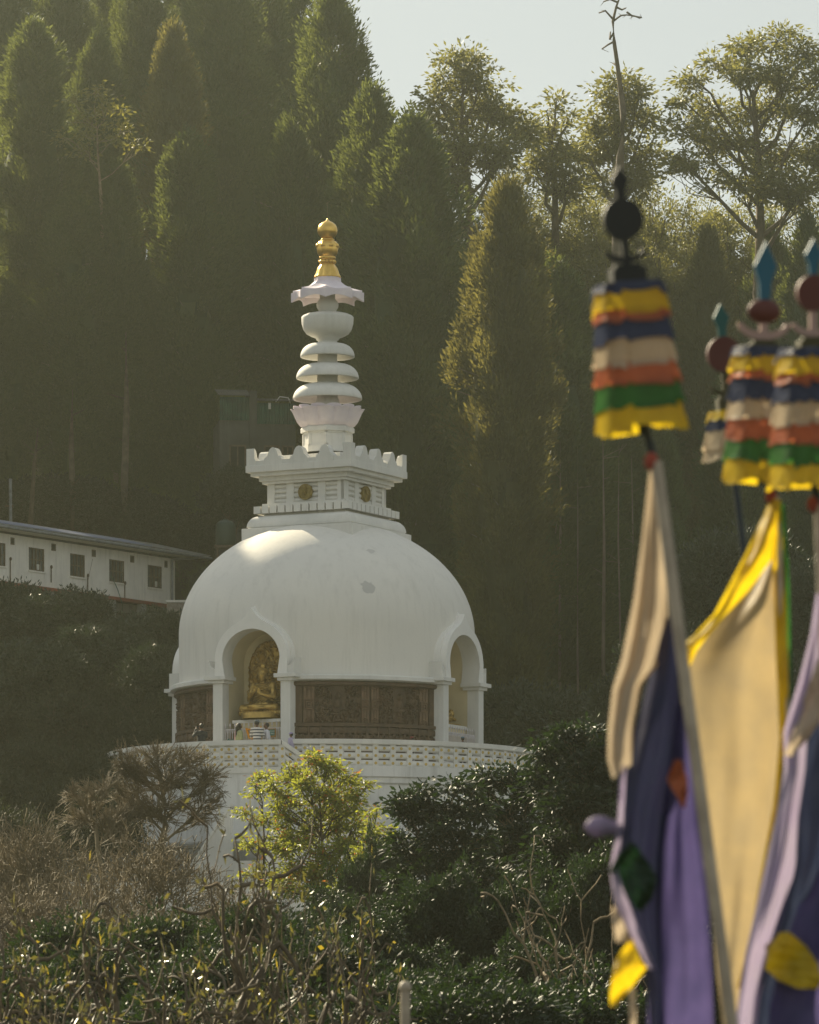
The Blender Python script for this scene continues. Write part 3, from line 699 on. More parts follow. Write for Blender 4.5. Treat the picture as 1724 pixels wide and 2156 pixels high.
def gate(rot_q, label):
    root = empty('niche_fence', (PX, PY, 0), ROT + rot_q); tag(root, label, 'fence')
    y = -5.84; W = 1.22; z0 = FLOOR + .05; z1 = FLOOR + 1.62
    m = MB()
    for z in (z0 + .1, z0 + .62, z0 + 1.12, z1): m.box(-W, W, y - .012, y + .012, z - .012, z + .012)
    m.build('rails', M['fence'], root)
    m = MB(); n = 24
    for i in range(n + 1):
        x = -W + 2 * W * i / n
        m.tube((x, y, z0), (x, y, z1), .016, n=5)
        if i < n:
            for z in (z0 + .9, z1 - .16, z0 + .38):
                xm = x + W / n
                m.tube((x, y, z), (xm, y, z + .10), .007, n=4); m.tube((xm, y, z + .10), (x + 2 * W / n, y, z), .007, n=4)
                m.tube((x, y, z + .20), (xm, y, z + .10), .007, n=4); m.tube((xm, y, z + .10), (x + 2 * W / n, y, z + .20), .007, n=4)
    m.build('bars', M['fence'], root)
    m = MB()
    for i in range(0, n + 1, 2):
        x = -W + 2 * W * i / n
        m.tube((x, y, z1), (x, y, z1 + .16), .014, n=5); m.tube((x, y, z1 + .15), (x, y, z1 + .29), .034, .002, 6); m.tube((x - .04, y, z1 + .14), (x + .04, y, z1 + .14), .009, n=4)
    m.build('spear_tips', M['fence'], root)
    return root
gate(0.0, 'white spear-topped metal fence closing the front buddha niche')
gate(pi / 2, 'white spear-topped metal fence closing the right-hand niche')
def in_front(az, R, z): a = radians(az); return Vector((PX + R * sin(a), PY - R * cos(a), z))
def flat_letters(root, lines, w, h, y, z0, mat, name='lettering'):
    m = MB(); 
    for li, s in enumerate(lines):
        cu = bpy.data.curves.new('lettering', 'FONT'); cu.body = s; cu.size = h; cu.align_x = 'CENTER'; cu.align_y = 'CENTER'; cu.extrude = .002
        o = bpy.data.objects.new('lettering', cu); COL.objects.link(o); bpy.context.view_layer.update()
        dg = bpy.context.evaluated_depsgraph_get(); me = bpy.data.meshes.new_from_object(o.evaluated_get(dg)); bpy.data.objects.remove(o)
        vs = [v.co for v in me.vertices]; xs = [v.x for v in vs]; sc = min(1.0, w / (max(xs) - min(xs)))
        m.add([(v.x * sc, y - v.z, z0 - li * h * 1.15 + v.y) for v in vs], [tuple(p.vertices) for p in me.polygons])
    return m.build(name, mat, root)
M['sign_green'] = surf('green_sign', (.02, .12, .09), rough=.5, bump=0); M['sign_wood'] = surf('orange_brown_frame', (.30, .15, .03), rough=.6, bump=.1)
s = empty('sign', (PX, PY, 0), ROT); tag(s, 'green notice in an orange frame hung on the front niche fence', 'sign')
m = MB(); m.box(.62, 1.0, -5.90, -5.875, 15.62, 15.95); m.build('frame', M['sign_wood'], s); m = MB(); m.box(.66, .96, -5.908, -5.90, 15.68, 15.91); m.build('board', M['sign_green'], s)
t_ = flat_letters(s, ["DON'T CLIMB", "THE FENCE"], .28, .075, -5.909, 15.84, M['sign_w']); t_.location.x = .81
s = empty('sign', (PX, PY, 0), ROT + pi / 2); tag(s, 'small green notice on the right-hand niche fence', 'sign')
m = MB(); m.box(.72, .98, -5.90, -5.875, 15.05, 15.32); m.build('frame', M['sign_wood'], s); m = MB(); m.box(.75, .95, -5.908, -5.90, 15.09, 15.28); m.build('board', M['sign_green'], s)
s = empty('sign', (PX, PY, 0), ROT); tag(s, 'dark green arrow sign pointing left on the front niche fence', 'sign')
m = MB(); m.prism([(-.62, 15.44), (-.62, 15.60), (-1.02, 15.58), (-1.02, 15.63), (-1.16, 15.53), (-1.02, 15.43), (-1.02, 15.48)], -5.93, -5.90); m.build('arrow_board', M['sign_green'], s)
M['marigold'] = surf('marigold', (.75, .33, .02), (.60, .22, .01), .8, 30, bump=.6, bscale=60)
for k, (pts, lab) in enumerate(((((-.24, 0), (-.20, -.20), (-.10, -.42)), ''), )):
    g = MB()
    def gar(p0, p1, sag, n=26):
        for i in range(n + 1):
            u = i / n; x = p0[0] + (p1[0] - p0[0]) * u; z = p0[1] + (p1[1] - p0[1]) * u - sag * 4 * u * (1 - u); g.ball((x, -5.90, z), .035, 7, 5)
    gar((-.28, 15.98), (.16, 15.98), .04); gar((-.28, 15.98), (-.14, 15.62), .02, 14); gar((.16, 15.98), (-.02, 15.58), .03, 16); gar((-.25, 15.98), (-.12, 15.62), .0, 12)
    o = g.build('garland', M['marigold'], None, loc=(PX, PY, 0)); o.rotation_euler.z = ROT; tag(o, 'orange marigold garland looped on the fence above the striped shirt', 'garland')
g = MB()
for i in range(14): g.ball((.36 + .02 * sin(i), -5.90, 16.02 - .034 * i), .032, 7, 5)
o = g.build('garland', M['marigold'], None, loc=(PX, PY, 0)); o.rotation_euler.z = ROT; tag(o, 'short straight orange garland beside the green notice', 'garland')
M['pale_cloth'] = cloth('pale_scarf_cloth', (.62, .64, .60), .2)
m = MB(); m.path([(-.50, -5.93, 16.0), (-.52, -5.95, 15.7), (-.50, -5.95, 15.3), (-.53, -5.94, 14.8)], [.03, .065, .07, .05], 8)
o = m.build('scarf', M['pale_cloth'], None, loc=(PX, PY, 0)); o.rotation_euler.z = ROT; tag(o, 'long pale scarf tied to the front niche fence', 'scarf')
m = MB(); m.box(.28, .60, -6.25, -6.0, 14.36, 15.32); o = m.build('donation_box', surf('lilac_box', (.50, .46, .55), rough=.5, bump=.05), None, bevel=.015, loc=(PX, PY, 0)); o.rotation_euler.z = ROT
q = MB(); q.box(.36, .46, -6.255, -6.25, 15.22, 15.235); q.build('slot', M['ink'], o); q = MB(); q.box(.27, .61, -6.26, -5.99, 15.32, 15.35); q.build('lid', M['fence'], o)
tag(o, 'pale lilac donation box behind the person in a plain white shirt', 'box')
# caption plates at the foot of the carved wall
for az, lab in ((6.6, 'left caption plate under the carved brown panels'), (32.2, 'right caption plate under the carved brown panels')):
    a = radians(az); r = empty('caption_plate', (PX + 6.4 * sin(a), PY - 6.4 * cos(a), 15.16), a); tag(r, lab, 'plate')
    m = MB(); m.box(-.25, .25, -.02, .0, .0, .30, Matrix.Rotation(radians(-15), 4, 'X')); m.build('plate', M['sign_w'], r, bevel=.004)
    m = MB(); m.box(-.02, .02, .02, .05, FLOOR - 15.16, .12); m.build('support', M['fence'], r)
    m = MB()
    for k in range(4): m.box(-.2 + .01 * k, .2 - .02 * k, -.026, -.021, .05 + .055 * k, .062 + .055 * k, Matrix.Rotation(radians(-15), 4, 'X'))
    m.build('printed_lines', M['ink'], r)

# people --------------------------------------------------------
M['skin'] = surf('skin', (.18, .095, .055), (.15, .08, .045), .5, 8, bump=.05)
M['hair'] = surf('black_hair', (.012, .010, .009), rough=.5, scale=30, bump=.4, bscale=60)
def stripe_mat():
    m, t, N, L = _mat('striped_jersey'); tc = N('ShaderNodeTexCoord'); sp = N('ShaderNodeSeparateXYZ'); L(tc.outputs['Object'], sp.inputs[0])
    a = N('ShaderNodeMath'); a.operation = 'MULTIPLY'; a.inputs[1].default_value = 1 / .115; L(sp.outputs[2], a.inputs[0])
    f = N('ShaderNodeMath'); f.operation = 'FRACT'; L(a.outputs[0], f.inputs[0]); g = N('ShaderNodeMath'); g.operation = 'GREATER_THAN'; g.inputs[1].default_value = .58; L(f.outputs[0], g.inputs[0])
    b = N('ShaderNodeBsdfPrincipled'); L(_mix(t, g.outputs[0], (.62, .60, .56), (.05, .055, .07)), b.inputs[0]); b.inputs['Roughness'].default_value = .9
    o = N('ShaderNodeOutputMaterial'); L(b.outputs[0], o.inputs[0]); return m
def person(label, x, R_az, h, yaw, top, legs, hat=None, hair='short', arms='down', extra=None):
    """x,y world; h = height; yaw: 0 faces away from the viewer's side (+Y)"""
    root = empty('person', (x[0], x[1], FLOOR), yaw); tag(root, label, 'person')
    s = h / 1.7; m = MB()
    def V_(a, b, c): return Vector((a * s, b * s, c * s))
    m.cap(V_(0, 0, .92), V_(0, 0, 1.18), .145 * s, .15 * s); m.ball(V_(0, 0, 1.34), (.20 * s, .11 * s, .12 * s)); m.cap(V_(0, 0, 1.40), V_(0, .01, 1.52), .055 * s, .05 * s)
    m.ball(V_(0, .015, 1.60), (.075 * s, .092 * s, .112 * s), 14, 10); m.ball(V_(0, .11, 1.59), (.013 * s, .02 * s, .02 * s)); m.ball(V_(0, .10, 1.545), (.03 * s, .012 * s, .008 * s))
    for q in (-1, 1):
        m.ball(V_(q * .077, .0, 1.60), (.012 * s, .02 * s, .032 * s)); m.ball(V_(q * .032, .095, 1.615), (.016 * s, .01 * s, .008 * s))
        m.cap(V_(q * .09, 0, .92), V_(q * .10, .01, .50), .085 * s, .06 * s); m.cap(V_(q * .10, .01, .50), V_(q * .10, -.02, .09), .058 * s, .04 * s); m.cap(V_(q * .10, -.03, .04), V_(q * .11, .13, .03), .042 * s, .03 * s)
        if arms == 'down': E, W = V_(q * .24, -.01, 1.10), V_(q * .23, .06, .86)
        elif arms == 'camera': E, W = V_(q * .27, .14, 1.24), V_(q * .07, .30, 1.56)
        else: E, W = V_(q * .25, .04, 1.12), V_(q * .12, .26, 1.14)
        S = V_(q * .19, 0, 1.38); m.cap(S, E, .052 * s, .042 * s); m.cap(E, W, .04 * s, .028 * s)
        d = (W - E).normalized(); c = W + d * .05 * s; m.ball(c, .036 * s, 8, 6)
        sd_ = Vector((q, 0, 0)) if abs(d.x) < .8 else Vector((0, 1, 0))
        for k in range(4):
            b = c + sd_ * ((k - 1.5) * .018 * s); m.path([b, b + d * (.05 + .008 * (k % 3)) * s, b + d * .075 * s + Vector((0, .012, -.015)) * s], [.009 * s, .009 * s, .007 * s], 5)
        m.path([c - sd_ * .03 * s, c - sd_ * .05 * s + d * .03 * s, c - sd_ * .045 * s + d * .055 * s], [.011 * s, .010 * s, .008 * s], 5)
    m.build('body', M['skin'], root, remesh=.014)
    t = MB(); t.cap(V_(0, 0, .90), V_(0, 0, 1.18), .165 * s, .165 * s); t.ball(V_(0, 0, 1.33), (.225 * s, .135 * s, .135 * s)); t.ball(V_(0, .0, .92), (.175 * s, .15 * s, .09 * s))
    for q in (-1, 1):
        E = {'down': V_(q * .24, -.01, 1.10), 'camera': V_(q * .27, .14, 1.24)}.get(arms, V_(q * .25, .04, 1.12)); W = {'down': V_(q * .23, .06, .86), 'camera': V_(q * .07, .30, 1.56)}.get(arms, V_(q * .12, .26, 1.14))
        t.cap(V_(q * .185, 0, 1.37), E, .072 * s, .058 * s)
        if arms == 'camera': t.cap(E, E.lerp(W, .85), .055 * s, .042 * s)
    t.build('shirt', top, root, remesh=.016)
    l = MB()
    for q in (-1, 1): l.cap(V_(q * .085, 0, .90), V_(q * .10, .01, .50), .105 * s, .08 * s); l.cap(V_(q * .10, .01, .50), V_(q * .10, -.02, .10), .078 * s, .06 * s)
    l.build('trousers', legs, root, remesh=.02)
    hm = MB()
    if hat: hm.ball(V_(0, .0, 1.66), (.098 * s, .11 * s, .075 * s), 14, 10); hm.ball(V_(0, .09, 1.655), (.07 * s, .07 * s, .012 * s), 12, 5); hm.build('cap', hat, root)
    h2 = MB(); h2.ball(V_(0, -.018, 1.63), (.09 * s, .10 * s, .105 * s), 14, 10)
    if hair == 'long': h2.ball(V_(0, -.04, 1.60), (.125 * s, .11 * s, .13 * s), 14, 10); h2.cap(V_(0, -.09, 1.56), V_(0, -.12, 1.18), .085 * s, .05 * s)
    h2.build('hair', M['hair'], root, remesh=.014)
    if extra: extra(root, s)
    return root
jean = surf('dark_trousers', (.03, .035, .05), rough=.9, bump=.1); nav = surf('black_jacket', (.012, .016, .022), rough=.8, scale=6, bump=.2)
def px2(px, Y): return ((px - CX) * Y / F, Y)
def cam_x(root, s):
    m = MB(); m.box(-.065 * s, .065 * s, .30 * s, .37 * s, 1.56 * s, 1.65 * s); m.tube((0, .37 * s, 1.60 * s), (0, .44 * s, 1.60 * s), .032 * s, n=10); m.build('camera', nav, root, bevel=.006)
person('person in black holding a camera up to the left carved wall', px2(424, 206.6), 0, 1.70, radians(28), nav, jean, arms='camera', extra=cam_x)
def scarf_x(root, s):
    m = MB(); m.cap((-.12 * s, -.10 * s, 1.42 * s), (-.17 * s, -.10 * s, 1.0 * s), .05 * s, .07 * s); m.build('scarf', surf('pink_scarf', (.62, .35, .36), rough=.9), root, remesh=.016)
person('woman with long black hair, green top and pink scarf at the niche fence', px2(504, 205.2), 0, 1.60, radians(-70), surf('green_top', (.22, .26, .12), (.34, .34, .2), rough=.9, scale=25), jean, hair='long', extra=scarf_x)
person('person in a black and white striped jersey and patterned cap, back turned', px2(541, 204.9), 0, 1.70, radians(-12), stripe_mat(), jean, hat=surf('patterned_cap', (.03, .07, .09), (.22, .26, .26), .8, 30), arms='front')
person('dark haired person in a plain white shirt facing left beside the striped jersey', px2(561, 205.2), 0, 1.62, radians(100), surf('white_shirt', (.66, .65, .68), rough=.9, scale=6, bump=.2), jean)
lil = surf('lilac_hair_cover', (.34, .28, .50), (.26, .21, .40), .8, 20, bump=.4, bscale=40)
person('person whose lilac head cloth just shows above the sloping stair rail', px2(613, 204.6), 0, 1.22, radians(60), surf('lilac_top', (.45, .40, .55), rough=.9), jean, hat=lil)
person('low figure with dark red cap just above the right balustrade', px2(867, 205.6), 0, 1.14, radians(80), nav, jean, hat=surf('dark_red_cap', (.20, .03, .03), rough=.8))
person('low figure with blue cap by the right-hand niche', px2(974, 206.5), 0, 1.20, radians(10), jean, jean, hat=surf('blue_cap', (.05, .13, .20), rough=.8))

# ================================================================ ground
def sst(a, b, x): t = np.clip((x - a) / (b - a), 0, 1); return t * t * (3 - 2 * t)
def ground_h(x, y):
    x = np.asarray(x, float); y = np.asarray(y, float)
    h = -1.7 + 0 * x
    h = h - 2.0 * sst(8, 60, y) + 5.5 * sst(95, 165, y) + 4.6 * sst(160, 202, y)
    left = sst(-3, -14, x)
    h = h + 7.0 * sst(205, 236, y) + 1.5 * left * sst(196, 208, y) + left * 7.0 * sst(214, 238, y) * sst(-2, -14, x)
    h = h + 22 * sst(238, 305, y) - 30 * sst(320, 460, y) + 8 * sst(5, -40, x) * sst(235, 300, y)
    d = np.sqrt((x - PX) ** 2 + (y - PY) ** 2); flat = 1 - sst(12.5, 17, d)
    h = h * (1 - flat) + 8.6 * flat
    h = h + .45 * np.sin(x * .31 + y * .13) * np.sin(y * .23 - x * .07) * (1 - flat) + .18 * np.sin(x * .9 + 2) * np.sin(y * .8) * (1 - flat)
    return h
def gh(x, y): return float(ground_h(x, y))
xs = np.concatenate([np.linspace(-420, -60, 25), np.linspace(-57, 57, 115), np.linspace(60, 420, 25)])
ys = np.concatenate([np.linspace(-60, 0, 10), np.linspace(2, 330, 240), np.linspace(335, 560, 30)])
GX, GY = np.meshgrid(xs, ys); GZ = ground_h(GX, GY)
i = np.arange(len(ys) - 1)[:, None] * len(xs) + np.arange(len(xs) - 1)[None, :]
g = np_mesh('ground', np.stack([GX, GY, GZ], -1).reshape(-1, 3), np.stack([i, i + 1, i + len(xs) + 1, i + len(xs)], -1).reshape(-1, 4), M['soil'], smooth=True); g['kind'] = 'structure'

# ================================================================ long white house on the left
M['roof_tin'] = surf('corrugated_tin', (.36, .38, .40), (.24, .23, .21), .45, 1.2, metal=.5, bump=.1, stain=(.20, .11, .06), stain_amt=.6)
M['roof_blue'] = surf('blue_painted_tin', (.15, .18, .30), (.22, .23, .28), .5, 1.2, bump=.1)
M['old_white'] = surf('stained_whitewash', (.84, .81, .73), (.74, .71, .64), .9, 1.0, bump=.3, bscale=7, stain=(.24, .24, .20), stain_amt=.4, streak=True)
M['wood'] = surf('weathered_wood', (.13, .095, .06), (.07, .05, .035), .8, 8, bump=.3)
M['glass'] = surf('window_glass', (.10, .115, .11), (.05, .06, .06), .08, 2, bump=0, spec=.8)
M['dark_in'] = surf('dark_interior', (.02, .022, .018), rough=.9, bump=0)
M['red'] = surf('faded_red_beam', (.30, .07, .035), (.16, .06, .04), .8, 2, bump=.2)
M['green_tin'] = surf('green_corrugated', (.015, .085, .055), (.012, .045, .032), .6, 1.5, bump=.1)
M['green_tank'] = surf('green_tank_plastic', (.012, .035, .024), rough=.5, bump=.05)
M['pipe'] = surf('grey_pipe', (.22, .24, .25), (.14, .15, .16), .5, 5, bump=.1)
M['brick'] = surf('pale_brick', (.34, .30, .25), (.20, .17, .14), .9, 6, bump=.4, bscale=18)
HD = Vector((7.38, 11.0)); HL = HD.length
house = empty('white_house', (-18.29, 244, 0), atan2(11, 7.38)); tag(house, 'long whitewashed house with rusty tin roof and a row of small dark windows', 'house')
def hx(px):
    k = (px - CX) / F; return (k * 244 + 18.29) / (7.38 - 11 * k) * HL
WALL_T, WALL_B = 27.50, 25.35
wins = [(-22, 12), (60.5, 93.5), (147.6, 179), (230, 262), (311, 341)]
wl, wr = hx(-130), hx(368)
cuts = [(hx(a), hx(b)) for a, b in wins]
m = MB(); x = wl
for a, b in cuts:
    m.box(x, a, 0, .2, WALL_B, WALL_T); m.box(a, b, 0, .2, WALL_B, 26.03); m.box(a, b, 0, .2, 27.06, WALL_T); x = b
m.box(x, wr, 0, .2, WALL_B, WALL_T); m.box(wr - .2, wr, .2, 5, WALL_B, WALL_T); m.box(wl, wr, 5, 5.2, WALL_B, WALL_T)
m.build('wall', M['old_white'], house)
for k, (a, b) in enumerate(cuts):
    wn = MB(); t = .05
    for (x0, x1, z0, z1) in ((a, a + t, 26.03, 27.06), (b - t, b, 26.03, 27.06), (a + t, b - t, 26.03, 26.03 + t), (a + t, b - t, 27.06 - t, 27.06), ((a + b) / 2 - .03, (a + b) / 2 + .03, 26.08, 27.01), (a + t, b - t, 26.52, 26.56),
                             (a + (b - a) * .27, a + (b - a) * .27 + .03, 26.08, 27.01), (a + (b - a) * .73, a + (b - a) * .73 + .03, 26.08, 27.01)):
        wn.box(x0, x1, .02, .07, z0, z1)
    w_ = wn.build('window', M['wood'], house)
    g_ = MB(); g_.box(a + t, b - t, .08, .09, 26.06, 27.03); g_.build('pane', M['glass'], w_)
    g_ = MB(); g_.box(a - .04, b + .04, -.05, .05, 25.96, 26.03); g_.build('sill', M['old_white'], w_)
    if k in (1, 4):
        g_ = MB(); g_.box(a + .5 * (b - a), a + .75 * (b - a), .05, .075, 26.1, 26.35); g_.build('paper', M['sign_w'], w_)
for a, b in ((22, 30), (108, 117), (193, 201), (274, 282), (346, 352)):
    v = MB(); x0, x1 = hx(a), hx(b)
    v.box(x0, x1, -.02, .0, 27.05, 27.10); v.box(x0, x1, -.02, .0, 27.32, 27.37); v.box(x0, x0 + .05, -.02, .0, 27.10, 27.32); v.box(x1 - .05, x1, -.02, .0, 27.10, 27.32)
    p = v.build('vent', M['wood'], house); v = MB(); v.box(x0 + .05, x1 - .05, -.012, -.003, 27.10, 27.32); v.build('mesh_panel', M['dark_in'], p)
def tin(x0, x1, ya, za, yb, zb, amp=.022, pitch=.11):
    n = int((x1 - x0) / pitch * 4); vs = []
    for i in range(n + 1):
        x = x0 + (x1 - x0) * i / n; d = amp * sin(2 * pi * (x - x0) / pitch); vs += [(x, ya, za + d), (x, yb, zb + d)]
    fs = [(2 * i, 2 * i + 2, 2 * i + 3, 2 * i + 1) for i in range(n)]; return vs, fs
rf = MB(); vs, fs = tin(wl - .5, wr + 2.0, -.62, 27.80, 2.6, 28.55); rf.add(vs, fs); vs, fs = tin(wl - .5, wr + 2.0, 2.6, 28.55, 6.0, 27.8); rf.add(vs, fs)
ro = rf.build('roof', M['roof_tin'], house); so_ = ro.modifiers.new('thick', 'SOLIDIFY'); so_.thickness = .012
rb = MB(); vs, fs = tin(wl - .4, hx(300), -.58, 27.85, 1.2, 28.28); rb.add(vs, fs); b_ = rb.build('blue_ridge_sheet', M['roof_blue'], ro); b_.modifiers.new('thick', 'SOLIDIFY').thickness = .01
m = MB(); m.box(wl - .4, wr + 1.9, -.60, -.56, 27.62, 27.76); m.box(wl - .4, wr + 1.9, -.55, .0, 27.60, 27.63); m.build('fascia', M['old_white'], house)
m = MB(); m.tube((wl - .4, -.67, 27.69), (wr + 2.0, -.67, 27.66), .07, n=10); m.build('gutter', M['pipe'], house)
m = MB(); m.tube((hx(358), -.12, 23.5), (hx(358), -.12, 27.45), .065, n=10); m.tube((hx(358), -.12, 27.45), (wr + 1.0, -.6, 27.6), .05, n=8); m.build('downpipe', M['pipe'], house)
for pxx, z0, z1 in ((20, 25.2, 26.35), (106, 25.6, 26.25), (183, 25.3, 26.1), (261, 25.3, 26.0)):
    m = MB(); x = hx(pxx); m.tube((x, -.05, z0), (x, -.05, z1), .025, n=6); m.ball((x, -.07, z1 + .05), (.07, .05, .09), 8, 6); m.build('vent_pipe', M['wood'], house)
m = MB(); m.box(wl, wr, -.12, .25, 25.20, 25.35); m.build('floor_beam', M['red'], house)
m = MB(); m.box(wl, wr, .6, .8, 22.0, 25.2); 
for xx in np.linspace(wl + 1, wr - .3, 8): m.box(xx, xx + .3, -.05, .25, 21.0, 25.2)
m.build('basement', M['wall_grey'], house)
m = MB(); n = 60; x0, x1 = hx(38), hx(62); vs = []
for i in range(n + 1): x = x0 + (x1 - x0) * i / n; vs += [(x, -.15 + .02 * sin(i * 1.57), 24.2), (x, -.15 + .02 * sin(i * 1.57), 25.1)]
m.add(vs, [(2 * i, 2 * i + 2, 2 * i + 3, 2 * i + 1) for i in range(n)]); c_ = m.build('tin_sheet', M['roof_tin'], house); c_.modifiers.new('thick', 'SOLIDIFY').thickness = .01
m = MB(); m.path([(hx(232), -.06, 26.3), (hx(240), -.2, 25.7), (hx(247), -.3, 25.0), (hx(247), -.2, 24.0), (hx(246), -.2, 22.6)], .018, 6); m.build('green_hose', M['green_tin'], house)
m = MB(); m.path([(hx(194), -.03, 26.95), (hx(186), -.05, 26.2), (hx(180), -.03, 25.4)], .008, 4); m.build('cable', M['wood'], house)
bw = empty('brick_wall', (P(383, 1262, 252).x, 252, 23.0)); tag(bw, 'small pale brick wall between the white house and the dome', 'wall')
m = MB(); 
for r_ in range(26):
    for c in range(6): m.box(-.7 + c * .24 + (.12 if r_ % 2 else 0), -.7 + c * .24 + (.12 if r_ % 2 else 0) + .225, 0, .25, r_ * .085, r_ * .085 + .075)
m.box(-.7, .85, .01, .24, 0, 2.2); m.build('brickwork', M['brick'], bw); m = MB(); m.box(-.74, .9, -.04, .29, 2.2, 2.3); m.build('coping', M['old_white'], bw)

# old green-roofed shack behind the spire
sh = empty('shack', (P(540, 1000, 258).x, 258, P(540, 1080, 258).z), radians(8)); tag(sh, 'old grey shack with green corrugated upper wall behind the spire', 'shack')
h_ = 5.9
M['soot'] = surf('sooty_wall', (.09, .09, .08), (.045, .05, .042), .95, .7, bump=.4, stain=(.15, .145, .13), stain_amt=.45, streak=True)
m = MB(); m.box(-1.75, 1.85, 0, 3, -2, 4.35); m.build('wall', M['soot'], sh)
for (a, b, z0, z1) in ((-1.75, -.35, 4.35, 5.45), (.0, 1.85, 4.2, 5.2)):
    m = MB(); n = int((b - a) / .03); vs = []
    for i in range(n + 1): x = a + (b - a) * i / n; vs += [(x, -.06 + .02 * sin(i * 1.57), z0), (x, -.06 + .02 * sin(i * 1.57), z1)]
    m.add(vs, [(2 * i, 2 * i + 2, 2 * i + 3, 2 * i + 1) for i in range(n)]); c_ = m.build('green_sheeting', M['green_tin'], sh); c_.modifiers.new('thick', 'SOLIDIFY').thickness = .01
m = MB(); m.box(-.35, .0, -.2, 2, -2, 5.75); m.build('pillar', M['soot'], sh)
m = MB(); vs, fs = tin(-1.85, -.3, -.3, 5.50, 1.4, 6.0, .02, .12); m.add(vs, fs); vs, fs = tin(-.05, 2.0, -.3, 5.28, 1.4, 5.6, .02, .12); m.add(vs, fs); m.build('roof', M['soot'], sh).modifiers.new('thick', 'SOLIDIFY').thickness = .012
for (a, b) in ((-1.3, -.5), (.35, 1.1), (1.2, 1.75)):
    m = MB()
    for (x0, x1, z0, z1) in ((a, a + .07, 1.6, 3.2), (b - .07, b, 1.6, 3.2), (a + .07, b - .07, 3.12, 3.2), (a + .07, b - .07, 1.6, 1.68), ((a + b) / 2 - .03, (a + b) / 2 + .03, 1.68, 3.12)): m.box(x0, x1, -.05, 0, z0, z1)
    p = m.build('window', M['wood'], sh); m = MB(); m.box(a + .07, b - .07, -.02, -.004, 1.66, 3.14); m.build('pane', M['dark_in'], p)
m = MB(); m.path([(.9, -.1, 5.25), (1.1, -.1, 5.5), (1.5, -.1, 5.45), (1.6, -.1, 5.2)], .03, 6); m.box(.55, .67, -.12, -.09, 4.9, 5.2); m.build('hung_washing', M['sign_w'], sh)
tk = empty('water_tank', (P(475, 1150, 246).x, 246, P(475, 1150, 246).z)); tag(tk, 'green plastic water tank standing between the trees left of the dome', 'tank')
m = MB(); m.lathe([(0, 0), (.42, 0), (.45, .1), (.45, .85), (.42, 1.0), (.30, 1.12), (.12, 1.16), (.12, 1.2), (0, 1.2)], 32, rfun=lambda a, z: 1); m.build('barrel', M['green_tank'], tk)
m = MB(); [m.box(x, x + .08, y, y + .08, -3.5, 0) for x in (-.4, .32) for y in (-.4, .32)]; m.box(-.5, .5, -.5, .5, -.1, 0); m.build('stand', M['wood'], tk)
hut = empty('hut', (P(300, 950, 284).x, 284, P(300, 965, 284).z)); tag(hut, 'pale hut wall glimpsed between dark trunks far left of the spire', 'hut')
m = MB(); m.box(-.9, .85, 0, 2, -3, 2.1); m.build('wall', M['old_white'], hut); m = MB(); vs, fs = tin(-1.1, 1.05, -.3, 2.1, 2.3, 2.5); m.add(vs, fs); m.build('roof', M['roof_tin'], hut)
m = MB(); m.box(-.3, .3, -.03, -.001, -.2, .7); m.build('window', M['wood'], hut)
# posts beside the house
up = empty('utility_pole', (P(24, 1110, 252).x, 252, 24.0)); tag(up, 'thin grey pole rising behind the tin roof at the far left', 'pole')
m = MB(); m.tube((0, 0, 0), (-.05, 0, P(24, 1008, 252).z - 24), .09, .07, 8); m.build('shaft', M['pipe'], up); m = MB(); m.box(-.4, .1, -.03, .03, 4.4, 4.5); m.box(-.3, .1, -.03, .03, 5.6, 5.68); m.build('crossarm', M['wood'], up)

# ================================================================ vegetation
def leaf_cards(C, D, S, Lh, Wd, rs):
    """C centres (n,3), D unit leaf directions, S side directions; rhombic, slightly folded leaves"""
    L_ = Lh[:, None]; W_ = Wd[:, None]
    nrm = np.cross(D, S)
    V = np.stack([C - D * L_ * .5, C + S * W_ * .5 + nrm * W_ * .12, C + D * L_ * .5, C - S * W_ * .5 + nrm * W_ * .12], 1)
    return V
def unit(a): return a / np.maximum(np.linalg.norm(a, axis=1, keepdims=True), 1e-9)
def cards_mesh(name, C, D, Lh, Wd, mat, parent, rs, flat=None):
    n = len(C); D = unit(D); ref = rs.normal(size=(n, 3))
    if flat is not None: ref = ref * (1 - flat) + np.array([0, 0, 1]) * flat; S = unit(np.cross(D, ref))
    else: S = unit(np.cross(D, ref))
    V = leaf_cards(C, D, S, Lh, Wd, rs).reshape(-1, 3)
    return np_mesh(name, V, np.arange(4 * n).reshape(-1, 4), mat, parent, rnd=rs.rand(n))
